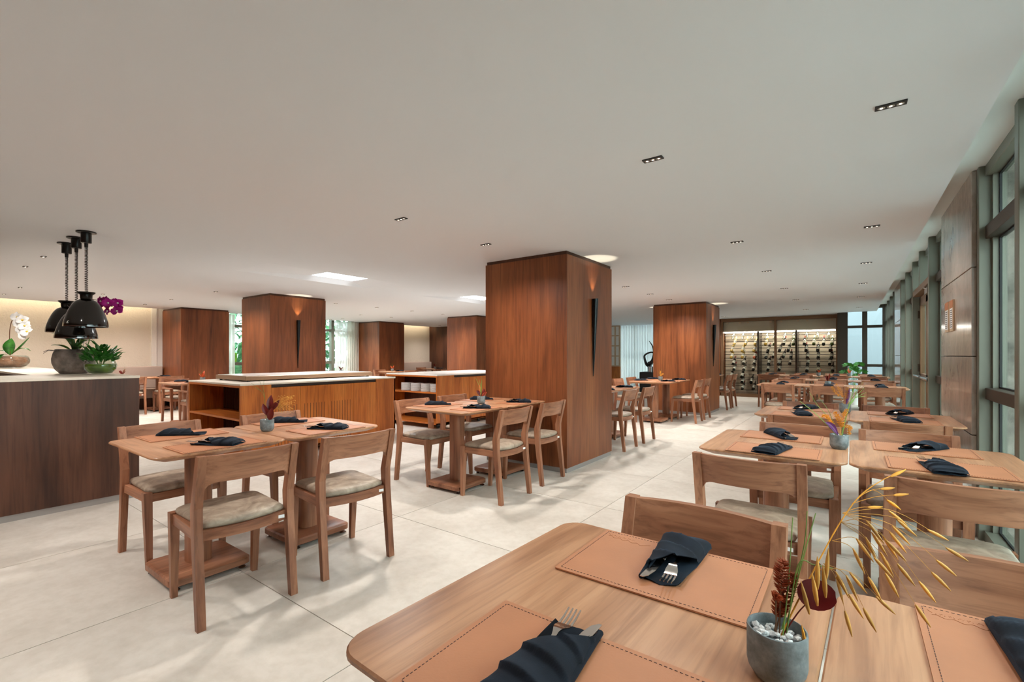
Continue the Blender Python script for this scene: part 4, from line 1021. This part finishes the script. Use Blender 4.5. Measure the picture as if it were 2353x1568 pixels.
def round_leaf(c, r, nrm):
    b = MB(); nrm = Vector(nrm).normalized(); q = nrm.to_track_quat('Z', 'Y').to_matrix(); c = Vector(c)
    loops = []
    for k in range(5):
        rr = r*k/4+0.0003; loops.append([c+q @ Vector((rr*math.cos(2*math.pi*i/20)*(1.08 if i % 20 else 1.0), rr*math.sin(2*math.pi*i/20)*0.88, 0.10*rr*math.cos(4*math.pi*i/20))) for i in range(20)])
    b.loft(loops, True, False); return b
lf = round_leaf((0.053, -0.01, 0.128), 0.024, (-0.25, -1, 0.45))
bmesh.ops.solidify(lf.bm, geom=lf.bm.faces[:], thickness=0.0006)
P.append(('red_leaf', lf.mesh('red_leaf', 'red_leaf', 70)))
P.append(st([(0.008, 0, 0.06), (0.03, -0.005, 0.10), (0.05, -0.01, 0.125)], 0.0013, 'red_leaf'))
for k, (path, mt) in enumerate(((((0.004, 0.0, 0.06), (0.006, 0, 0.13), (0.008, 0, 0.148), (0.009, 0, 0.175)), 'rust_plume'), (((0.004, 0.01, 0.06), (0.010, 0.01, 0.085), (0.022, 0.01, 0.125), (0.030, 0.012, 0.150)), 'rust_plume'), (((0.002, 0.01, 0.06), (0.006, 0.01, 0.085), (0.010, 0.01, 0.10), (0.016, 0.012, 0.125)), 'rust_plume'))):
    P.append(st(path[:3], 0.0012, 'stem_brown')); b = MB(); plume(b, path[-3:] if k else path[1:], 0.0075, 150, random.Random(k), 0.010); P.append(('foxtail_head', b.mesh('foxtail_head', mt)))
b = MB(); b.tube(smooth([(0.0, 0, 0.06), (-0.004, -0.005, 0.10), (-0.004, -0.005, 0.118)]), 0.0010, 5); P.append(('stem', b.mesh('stem', 'stem_brown')))
b = MB(); plume(b, [(-0.006, -0.005, 0.119), (-0.001, -0.005, 0.126)], 0.009, 90, random.Random(8), 0.006); P.append(('button_flower', b.mesh('button_flower', 'rust_plume')))
for path in ([(0.006, -0.005, 0.06), (0.015, -0.005, 0.15), (0.024, 0, 0.239)], [(0.010, 0, 0.06), (0.035, 0.0, 0.16), (0.065, 0.01, 0.242)], [(0.012, 0.01, 0.06), (0.045, 0.01, 0.18), (0.052, 0.01, 0.245)], [(0.010, -0.006, 0.06), (0.028, -0.006, 0.169), (0.05, -0.01, 0.172), (0.076, -0.012, 0.168)]):
    P.append(('grass_blade', MB().tube(smooth(path), 0.0011, 5, 0.0007).mesh('grass_blade', 'stem_green', 60)))
for k in range(5):
    b = MB(); x0 = 0.028+0.008*(k % 3)+0.004*k; z0 = 0.105+0.012*k; grain(b, (x0+0.008, -0.02, z0), (x0-0.004+0.004*k, -0.02, z0+0.048), 0.0062); P.append(('straw_spikelet', b.mesh('straw_spikelet', 'straw', 60)))
b = MB(); grain(b, (0.026, -0.028, 0.062), (0.020, -0.028, 0.094), 0.004); P.append(('straw_spikelet', b.mesh('straw_spikelet', 'amber_plume', 60)))
bouquet(-0.091, 0.797, TS, 'dried bouquet with a drooping oat spray and one round red leaf, nearest the camera', P)
# second window row
vase(-0.053, 2.92, 'between the two tables of the second window row')
P = [st([(-0.005, 0, 0.06), (-0.05, 0, 0.11), (-0.12, 0, 0.18), (-0.202, 0, 0.245)], 0.0022, 'stem_green'), st([(-0.005, 0.01, 0.06), (-0.05, 0.01, 0.16), (-0.10, 0.02, 0.225), (-0.14, 0.02, 0.29)], 0.0018), st([(0.0, 0.01, 0.06), (-0.04, 0.01, 0.18), (-0.09, 0.02, 0.26)], 0.0015)]
P += [st([(0.012, 0, 0.06), (0.03, 0, 0.14), (0.052, 0, 0.22), (0.075, 0, 0.30)], 0.0034, 'stem_green', 0.002)]
for e in ((0.139, 0, 0.29), (0.13, 0.0, 0.315), (0.10, 0, 0.325), (0.145, 0.01, 0.27), (0.085, 0, 0.33)): P.append(st([(0.055, 0, 0.225), (0.08, 0, 0.26), e], 0.0016, 'stem_green'))
for k, path in enumerate((((0.0, -0.01, 0.06), (0.004, -0.01, 0.11), (0.012, -0.01, 0.16), (0.035, -0.01, 0.205)), ((-0.004, -0.01, 0.06), (0.0, -0.01, 0.12), (-0.012, -0.01, 0.16), (-0.03, -0.01, 0.19)), ((0.01, 0, 0.07), (0.03, 0, 0.115), (0.055, 0, 0.11), (0.05, 0, 0.075)), ((0.0, 0, 0.06), (-0.03, 0, 0.12), (-0.055, 0, 0.16), (-0.085, 0, 0.17)))):
    b = MB(); plume(b, smooth(path[1:], 5), 0.010 if k < 2 else 0.007, 170, random.Random(k+30), 0.011); P.append(('amber_plume', b.mesh('amber_plume', 'amber_plume'))); P.append(st(path[:2], 0.0014, 'straw'))
P.append(('purple_leaf', MB().leaf((-0.01, -0.01, 0.065), (-0.085, -0.02, 0.14), 0.032, (0, 0, 0.012), 8, side=(0.7, 0.3, 0.7), cup=0.4).mesh('purple_leaf', 'purple_leaf', 70)))
bouquet(-0.053, 2.92, TS, 'dried bouquet with amber plumes and a purple leaf in the second window row', P)
# third window row
vase(-0.045, 4.75, 'between the two tables of the third window row')
P = []
for k, path in enumerate((((0, 0, 0.06), (-0.02, 0, 0.13), (-0.04, 0, 0.18), (-0.075, 0, 0.24)), ((0, 0, 0.06), (0.01, 0, 0.12), (0.015, 0, 0.16), (0.02, 0, 0.215)), ((0, 0, 0.06), (-0.05, 0, 0.14), (-0.09, 0, 0.19), (-0.11, 0, 0.215)), ((0.01, 0, 0.06), (0.05, 0, 0.12), (0.09, 0, 0.17), (0.14, 0, 0.19)))):
    b = MB(); plume(b, smooth(path[1:], 4), 0.011, 130, random.Random(k+50), 0.013); P.append(('amber_plume', b.mesh('amber_plume', 'amber_plume' if k < 3 else 'rust_plume'))); P.append(st(path[:2], 0.0014, 'straw'))
P.append(('purple_leaf', MB().leaf((0.005, 0, 0.065), (0.035, 0, 0.21), 0.032, (0, 0, 0.0), 8, side=(1, 0.3, -0.2), cup=0.4).mesh('purple_leaf', 'purple_leaf', 70)))
for e in ((0.17, 0, 0.24), (0.15, 0, 0.26), (0.165, 0, 0.20)): P.append(st([(0.02, 0, 0.06), (0.08, 0, 0.15), e], 0.0014, 'stem_green'))
bouquet(-0.045, 4.75, TS, 'orange plumed dried bouquet in the third window row', P)
# left foreground pair
def magnolia(P, c, sc=1.0, mat='red_leaf'):
    for (a, b) in (((0, 0, 0), (-0.035, -0.005, 0.075)), ((0, 0, 0.03), (0.0, 0.01, 0.12)), ((0.0, 0, 0.03), (0.048, 0, 0.095)), ((0.005, -0.01, -0.015), (0.02, -0.02, 0.055))):
        A = Vector(c)+Vector(a)*sc; B = Vector(c)+Vector(b)*sc
        P.append(('red_leaf', MB().leaf(A, B, 0.034*sc, (0, -0.006, 0), 8, side=(1, 0.2, 0), cup=0.45).mesh('red_leaf', mat, 70)))
vase(-2.99, 1.458, 'on the left foreground table pair')
P = [st([(-0.005, 0, 0.06), (-0.012, 0, 0.16), (-0.018, 0, 0.24)], 0.0016, 'stem_green', 0.0012)]
for e in ((-0.10, 0, 0.305), (-0.02, 0, 0.335), (-0.05, 0, 0.325), (-0.085, 0, 0.28)): P.append(st([(-0.016, 0, 0.21 if e[0] < -0.06 else 0.24), (-0.035 if e[0] < -0.06 else -0.022, 0, 0.25), e], 0.0011, 'stem_green'))
magnolia(P, (0.02, 0, 0.085), 1.2)
b = MB(); rs = random.Random(4)
for k in range(60):
    a = Vector((0.04+0.03*rs.random(), 0.01, 0.13+0.06*rs.random())); e = Vector((0.06+0.10*rs.random(), 0.01+0.03*rs.uniform(-1, 1), 0.12+0.11*rs.random())); b.tube([a, a.lerp(e, 0.5)+Vector((0, 0, 0.01)), e], 0.0005, 4); grain(b, e, e+Vector((0.008, 0, -0.006)), 0.0028)
P.append(('tan_grass_spray', b.mesh('tan_grass_spray', 'straw'))); P.append(st([(0.008, 0, 0.06), (0.03, 0, 0.11), (0.06, 0, 0.15)], 0.001, 'straw'))
bouquet(-2.99, 1.458, TS, 'dried bouquet with dark red leaves and a tan grass spray on the left foreground tables', P)
# pair before the nearest column
vase(-2.965, 3.535, 'on the table pair before the nearest column')
P = []
for e in ((-0.055, 0, 0.255), (0.002, 0, 0.27), (-0.02, 0, 0.24), (0.008, 0, 0.235)): P.append(('grass_blade', MB().tube(smooth([(0, 0, 0.06), (e[0]*0.3, 0, 0.16), e]), 0.0035, 5, 0.001).mesh('grass_blade', 'stem_green', 60)))
P.append(('red_leaf', MB().leaf((0.0, 0, 0.065), (0.026, 0, 0.150), 0.038, (0.01, 0, 0), 8, side=(1, 0.2, -0.2), cup=0.4).mesh('red_leaf', 'red_leaf', 70)))
P.append(('red_leaf', MB().leaf((0.0, 0, 0.065), (-0.048, 0, 0.130), 0.032, (0, 0, 0.01), 8, side=(0.8, 0.2, 0.6), cup=0.4).mesh('red_leaf', 'red_leaf', 70)))
P.append(('orange_bract', MB().leaf((0.005, 0, 0.065), (0.055, 0, 0.115), 0.028, (0, 0, 0.01), 8, side=(0.7, 0.2, -0.7), cup=0.4).mesh('orange_bract', 'orange_bract', 70)))
P.append(('orange_bract', MB().leaf((0.0, 0, 0.065), (-0.02, 0, 0.19), 0.016, (0, 0, 0.0), 8, side=(1, 0.2, 0.1), cup=0.4).mesh('orange_bract', 'orange_bract', 70)))
bouquet(-2.965, 3.535, TS, 'dried bouquet with green blades and crimson leaves before the nearest column', P)
# smaller arrangements farther away
def small_bouquet(x, y, where, kind, seed):
    vase(x, y, where, TS, True)
    r = random.Random(seed); P = []
    for k in range(4):
        a = r.uniform(0, 6.28); e = (0.05*math.cos(a), 0.05*math.sin(a), r.uniform(0.14, 0.24))
        P.append(st([(0, 0, 0.06), (e[0]*0.4, e[1]*0.4, 0.12), e], 0.0016, 'stem_green'))
    for k in range(4):
        a = r.uniform(0, 6.28); e = Vector((0.055*math.cos(a), 0.055*math.sin(a), r.uniform(0.12, 0.20)))
        if kind == 'plume':
            b = MB(); plume(b, [(0, 0, 0.08), e*0.7+Vector((0, 0, 0.03)), e], 0.010, 70, r, 0.013); P.append(('plume', b.mesh('plume', 'amber_plume')))
        else: P.append(('leaf', MB().leaf((0, 0, 0.065), e, 0.036, (0, 0, 0.01), 7, side=(1, 0.2, 0.1), cup=0.4).mesh('leaf', kind, 70)))
    bouquet(x, y, TS, 'small dried bouquet '+where, P)
small_bouquet(-2.92, 8.74, 'on the table pair before the wine side column', 'plume', 1)
small_bouquet(-0.30, 8.70, 'in the fourth window row', 'red_leaf', 2)
small_bouquet(-0.62, 12.85, 'in the last window row, left', 'orange_bract', 3)
small_bouquet(-0.05, 12.95, 'in the last window row, near the dark window', 'orange_bract', 4)
small_bouquet(-11.0, 9.02, 'before the curtain column on the left', 'orange_bract', 5)
small_bouquet(-11.75, 11.5, 'before the rear plaster panel', 'red_leaf', 6)
small_bouquet(-10.2, 10.82, 'behind the plate shelf', 'orange_bract', 7)
small_bouquet(-12.3, 2.72+0.30, 'at the banquette table', 'red_leaf', 8)
small_bouquet(-11.3, 7.5, 'on the table by the left window', 'red_leaf', 9)
small_bouquet(-9.5, 3.48, 'on the left background table with armchairs', 'orange_bract', 10)
# ------------------------------------------------------------------ wine cabinet
WX0, WX1, WY = -3.155, -0.300, 14.90
t = thing('wine_cabinet', 'wall of glass fronted wine storage with lit horizontal racks at the far end', 'wine cabinet', (WX0, WY, 0))
W = WX1-WX0
put('top_beam', boxmesh('top_beam', 'bronze_frame', 0, W, 0, 0.12, 2.20, 2.290), t)
put('base_plinth', boxmesh('base_plinth', 'bronze_frame', 0, W, 0, 0.62, 0, 0.09), t)
put('rear_panel', boxmesh('rear_panel', 'cabinet_panel', 0, W, 0.60, 0.62, 0.09, 2.20), t)
put('roof_board', boxmesh('roof_board', 'cabinet_panel', 0, W, 0.12, 0.62, 2.18, 2.20), t)
for a, b, m in ((0, 0.05, 'bronze_frame'), (W-0.035, W, 'bronze_frame'), (1.39, 1.45, 'bronze_frame')): put('post', boxmesh('post', m, a, b, 0, 0.10, 0.09, 2.20), t)
for a in (0.955, 1.895): put('divider', boxmesh('divider', 'rod_metal', a, a+0.045, 0.05, 0.60, 0.09, 1.90), t)
for a, b in ((0.05, 0.60), (0.605, 1.39), (1.45, 2.06), (2.065, W-0.035)):
    g = put('glass_door', boxmesh('glass_door', 'cabinet_glass', a, b, 0.02, 0.032, 0.10, 2.19), t)
    for xx in (a+0.09, b-0.12): put('clamp', boxmesh('clamp', 'screen_frame', xx, xx+0.05, 0.012, 0.04, 2.14, 2.19), g)
    put('pull_handle', MB().tube([(b-0.05, -0.02, 0.9), (b-0.05, -0.02, 1.05)], 0.008, 8).mesh('pull_handle', 'rod_metal'), g)
put('valance', boxmesh('valance', 'cabinet_panel', 0.05, W-0.04, 0.10, 0.14, 1.92, 2.19), t)
put('led_strip', boxmesh('led_strip', 'led_cool', 0.06, W-0.05, 0.15, 0.17, 1.865, 1.905), t)
l = bpy.data.lights.new('cabinet_led', 'AREA'); l.shape = 'RECTANGLE'; l.size = W-0.1; l.size_y = 0.05; l.energy = 34; l.color = (1.0, 0.93, 0.82)
o = bpy.data.objects.new('cabinet_led', l); COL.objects.link(o); o.location = (WX0+W/2, WY+0.20, 1.86); o.rotation_euler = (R(12), 0, 0)
rod_me = MB().tube([(0.05, 0, 0), (W-0.04, 0, 0)], 0.0055, 6).mesh('rack_rod', 'rod_metal')
rz = [1.76, 1.58, 1.39, 1.20, 1.01, 0.835, 0.62, 0.465, 0.275]
for z in rz:
    put('rack_rod', rod_me, t, (0, 0.20, z-0.095)); put('rack_rod', rod_me, t, (0, 0.20, z-0.070)); put('rack_rod', rod_me, t, (0, 0.33, z+0.03)); put('rack_rod', rod_me, t, (0, 0.20, z+0.035))
BOT = [[(-2.9, 1.77), (-2.64, 1.77), (-2.38, 1.76), (-2.02, 1.75), (-1.81, 1.75), (-1.57, 1.74), (-1.34, 1.745), (-1.03, 1.75), (-0.78, 1.74), (-0.53, 1.73)],
 [(-2.86, 1.59), (-2.56, 1.58), (-2.3, 1.58), (-2.03, 1.58), (-1.81, 1.57), (-1.58, 1.57), (-1.34, 1.57), (-1.08, 1.57), (-0.86, 1.57), (-0.64, 1.56), (-0.45, 1.56)],
 [(-2.93, 1.4), (-2.64, 1.39), (-2.33, 1.39), (-1.97, 1.39), (-1.68, 1.39), (-1.47, 1.39), (-1.04, 1.39), (-0.77, 1.39), (-0.49, 1.39)],
 [(-2.94, 1.2), (-2.64, 1.2), (-2.32, 1.2), (-2.02, 1.2), (-1.84, 1.21), (-1.59, 1.21), (-1.4, 1.2), (-1.01, 1.19), (-0.76, 1.19), (-0.46, 1.19)],
 [(-2.89, 1.0), (-2.61, 1.01), (-2.33, 1.01), (-1.96, 1.01), (-1.7, 1.01), (-1.43, 1.02), (-1.0, 1.02), (-0.76, 1.02), (-0.5, 1.02)],
 [(-2.87, 0.83), (-2.6, 0.83), (-2.35, 0.84), (-1.97, 0.84), (-1.69, 0.85), (-1.02, 0.83), (-0.76, 0.83), (-0.44, 0.84)],
 [(-2.95, 0.62), (-2.66, 0.62)], [(-2.65, 0.46), (-2.41, 0.47)], [(-2.64, 0.27), (-2.35, 0.28)]]
def bottle_parts(gl, cap, label):
    P = [('glass_body', MB().lathe([(0.001, 0.004), (0.034, 0.0), (0.038, 0.006), (0.038, 0.185), (0.033, 0.205), (0.018, 0.228), (0.0145, 0.245), (0.0145, 0.300), (0.001, 0.302)], 18, cap1=False).mesh('glass_body', gl, 50)),
         ('capsule', MB().lathe([(0.0155, 0.245), (0.0158, 0.304), (0.001, 0.305)], 14, cap1=False).mesh('capsule', cap, 50))]
    if label: P.append(('paper_label', MB().lathe([(0.0387, 0.06), (0.0387, 0.15)], 18, cap0=False, cap1=False).mesh('paper_label', 'paper_label', 60)))
    return P
BK = {'clear': bottle_parts('bottle_clear', 'tag_white', False), 'gold': bottle_parts('wine_gold', 'paper_label', True), 'green': bottle_parts('wine_green', 'paper_label', True), 'dark': bottle_parts('wine_dark', 'capsule_red', True), 'dark2': bottle_parts('wine_dark', 'rod_metal', True), 'rose': bottle_parts('wine_rose', 'paper_label', True)}
rowname = ['top', 'second', 'third', 'fourth', 'fifth', 'sixth', 'seventh', 'eighth', 'lowest']
ordn = ['first', 'second', 'third', 'fourth', 'fifth', 'sixth', 'seventh', 'eighth', 'ninth', 'tenth', 'eleventh']
for r_, row in enumerate(BOT):
    for k, (x, z) in enumerate(row):
        kind = 'clear' if r_ == 0 else 'gold' if (r_ in (2, 3) and k < 3) or (r_ == 1 and k in (0, 1, 2, 3)) else 'dark2' if k % 3 else 'dark'
        if r_ == 3 and k == 2: kind = 'rose'
        if r_ == 1 and k > 3: kind = 'dark' if k % 2 else 'green'
        b = thing('wine_bottle', 'wine bottle in the %s rack row of the cabinet, %s from the left' % (rowname[r_], ordn[k]), 'bottle', (x+0.02, 15.075, z-0.075), 0, 'bottles in the wine cabinet', rot=(R(-34), 0, R(-18 if x < -1.4 else -4)))
        for p in BK[kind]: put(p[0], p[1], b)

# ------------------------------------------------------------------ banquette and rear bench
def banquette(y0, y1, label):
    t = thing('banquette', label, 'bench', (-13.296, (y0+y1)/2, 0), 0, 'upholstered wall benches'); h = (y1-y0)/2
    put('base', boxmesh('base', 'dark_wood', 0.0, 0.42, -h+0.02, h-0.02, 0, 0.24), t)
    put('seat_cushion', MB().bb(0.0, 0.50, -h, h, 0.24, 0.45).bevel(0.025, 3).mesh('seat_cushion', 'banquette_fabric', 40), t)
    put('back_cushion', MB().bb(0.0, 0.14, -h, h, 0.45, 0.955).bevel(0.025, 3).mesh('back_cushion', 'banquette_fabric', 40), t)
banquette(-3.0, 3.99, 'beige upholstered banquette along the left plaster wall')
banquette(10.46, 12.70, 'beige banquette under the rear plaster panel')

# ------------------------------------------------------------------ curtains
def curtain(name, label, p0, p1, z0, z1, mat, folds, amp=0.035):
    p0, p1 = Vector((p0[0], p0[1], 0)), Vector((p1[0], p1[1], 0)); d = p1-p0; n = Vector((-d.y, d.x, 0)).normalized(); r = random.Random(folds)
    phs = [r.uniform(-0.5, 0.5) for _ in range(folds+2)]
    def f(u, v, off):
        a = amp*math.sin(2*math.pi*folds*u+phs[int(u*folds)]*0.6)*(0.8+0.2*v)+0.3*amp*math.sin(2*math.pi*folds*2.3*u)
        p = p0+d*u+n*a; return (p.x, p.y, lerp(z0, z1, v))
    o = put(name, MB().grid(f, folds*10, 4).mesh(name, mat, 70), None); o['label'] = label; o['category'] = 'curtain'; o['group'] = 'curtains'
    return o
curtain('sheer_curtain', 'long sheer white curtain hanging at the far end of the room', (-7.0, 16.12), (-4.4, 16.12), 0.02, 2.29, 'sheer_curtain', 26, 0.045)
curtain('sheer_curtain', 'white curtain gathered beside the left column at the window', (-13.16, 5.08), (-13.16, 5.58), 0.02, 2.29, 'cream_curtain', 5)
curtain('sheer_curtain', 'pale curtain drawn back beside the curtain column', (-13.16, 8.98), (-13.16, 9.39), 0.02, 2.29, 'cream_curtain', 5)
curtain('sheer_curtain', 'thin sheer curtain over the right part of the left window', (-13.19, 8.55), (-13.19, 9.02), 0.02, 2.29, 'sheer_curtain', 5)

# ------------------------------------------------------------------ lattice screen and sculpture at the far end
t = thing('lattice_screen', 'tall pale lattice screen on a wooden base beside the sheer curtain', 'screen', (-7.05, 15.9, 0))
put('base_panel', boxmesh('base_panel', 'honey_wood_Z', -0.45, 0.28, -0.03, 0.03, 0, 0.80), t)
for x in (-0.45, -0.28, -0.11, 0.06, 0.23): put('upright', boxmesh('upright', 'screen_frame', x, x+0.05, -0.03, 0.03, 0.80, 2.29), t)
for z in (0.80, 1.16, 1.53, 1.90, 2.25): put('rail', boxmesh('rail', 'screen_frame', -0.45, 0.28, -0.028, 0.028, z, z+0.04), t)
for i in range(4):
    for j, x in enumerate((-0.40, -0.23, -0.06, 0.11)): put('paper_pane', boxmesh('paper_pane', 'screen_paper', x, x+0.12, -0.006, 0.006, (0.84, 1.20, 1.57, 1.94)[i], (1.16, 1.53, 1.90, 2.25)[i]), t)
t = thing('sculpture', 'black curved abstract sculpture on a dark plinth by the sheer curtain', 'sculpture', (-5.34, 15.0, 0))
put('plinth', boxmesh('plinth', 'lamp_box', -0.28, 0.28, -0.25, 0.25, 0, 0.66, 0.01), t)
put('pedestal', MB().lathe([(0.09, 0.66), (0.09, 0.84)], 20).mesh('pedestal', 'chrome', 40), t)
put('loop', MB().tube(smooth([(0.02, 0, 0.85), (-0.12, 0, 0.90), (-0.19, 0, 1.07), (-0.19, 0, 1.21), (-0.02, 0, 1.30), (0.12, 0, 1.28), (0.13, 0, 1.16), (0.04, 0, 1.0), (-0.06, 0, 0.93)], 8), lambda u: 0.065-0.038*math.sin(math.pi*u), 12).mesh('loop', 'black_gloss', 60), t)
put('horn', MB().tube(smooth([(0.02, 0, 0.92), (0.10, 0, 1.15), (0.11, 0, 1.36), (0.05, 0, 1.54), (-0.05, 0, 1.68)], 8), 0.055, 12, 0.008).mesh('horn', 'black_gloss', 60), t)

# ------------------------------------------------------------------ plants beyond the glass
def big_leaf(base, tip, w, seed):
    b = MB(); r = random.Random(seed); base, tip = Vector(base), Vector(tip); d = tip-base
    b.leaf(base, tip, w, (0, 0, 0.18*d.length), 12, cup=0.3); return b
def banana(x, y, label, seed, hmax):
    t = thing('banana_plant', label, 'plant', (x, y, -0.02), 0, 'tropical plants outside the left window'); r = random.Random(seed)
    put('trunk', MB().tube([(0, 0, 0), (0.03, 0, hmax*0.3), (0.0, 0.02, hmax*0.5)], 0.09, 10, 0.06).mesh('trunk', 'moss_green', 50), t)
    for k in range(13):
        a = r.uniform(0, 6.28); L = r.uniform(0.8, 1.3); z0 = r.uniform(0.2, 0.5)*hmax
        mid = Vector((0.15*math.cos(a), 0.15*math.sin(a), z0)); tip = Vector((L*math.cos(a), L*math.sin(a), z0+r.uniform(0.0, 0.8)))
        put('leaf', big_leaf(mid, tip, r.uniform(0.30, 0.42), k).mesh('leaf', 'banana_leaf', 70), t)
banana(-14.9, 6.3, 'broad leaved tropical plant outside, seen beside the torch column', 1, 2.6)
banana(-14.9, 8.6, 'broad leaved tropical plant outside the left window, nearest the mullion', 2, 2.9)
banana(-15.0, 10.6, 'broad leaved tropical plant outside the left window, behind the curtain', 3, 2.7)
hb = MB(); rh = random.Random(77)
for k in range(2600):
    y = rh.uniform(3.5, 13.5); z = rh.uniform(0.0, 3.6); x = -17.6+rh.uniform(-0.5, 0.5)
    a = rh.uniform(0, 6.28); L = rh.uniform(0.2, 0.5); d = Vector((rh.uniform(-0.2, 0.9), math.cos(a), math.sin(a)*0.8)).normalized()*L
    hb.leaf((x, y, z), tuple(Vector((x, y, z))+d), L*0.42, (0, 0, 0.05), 3, cup=0.3)
o = put('garden_hedge', hb.mesh('garden_hedge', 'banana_leaf', 70)); o['label'] = 'dense garden greenery filling the view beyond the left window'; o['category'] = 'hedge'; o['kind'] = 'stuff'
t = thing('monstera', 'green monstera plant in a white pot before the far dark window', 'plant', (0.02, 14.15, 0)) 
put('pot', MB().lathe([(0.10, 0), (0.14, 0.30), (0.145, 0.32), (0.13, 0.32), (0.12, 0.28), (0.001, 0.27)], 24, cap1=False).mesh('pot', 'porcelain', 50), t)
rm = random.Random(6)
for k, (dx, dy, z) in enumerate(((-0.10, -0.05, 0.98), (0.12, -0.08, 1.00), (0.02, 0.05, 0.90), (-0.16, 0.02, 0.80), (0.18, 0.04, 0.82), (0.0, -0.14, 0.86), (0.10, 0.02, 0.72))):
    q = put('stalk', MB().tube(smooth([(0, 0, 0.27), (dx*0.4, dy*0.4, z*0.75), (dx*0.8, dy*0.8, z-0.02)]), 0.006, 6, 0.004).mesh('stalk', 'stem_green', 60), t)
    b = MB(); c = Vector((dx, dy, z)); 
    for s_ in range(7):
        a = R(-120+40*s_); e = c+Vector((0.13*math.sin(a), -0.03, 0.075*math.cos(a)-0.02)); b.leaf(c+Vector((0, 0, 0.0)), e, 0.055, (0, 0, 0.008), 5, side=(math.cos(a), 0.4, -math.sin(a)), cup=0.1)
    put('lobed_leaf', b.mesh('lobed_leaf', 'leaf_green', 70), q)
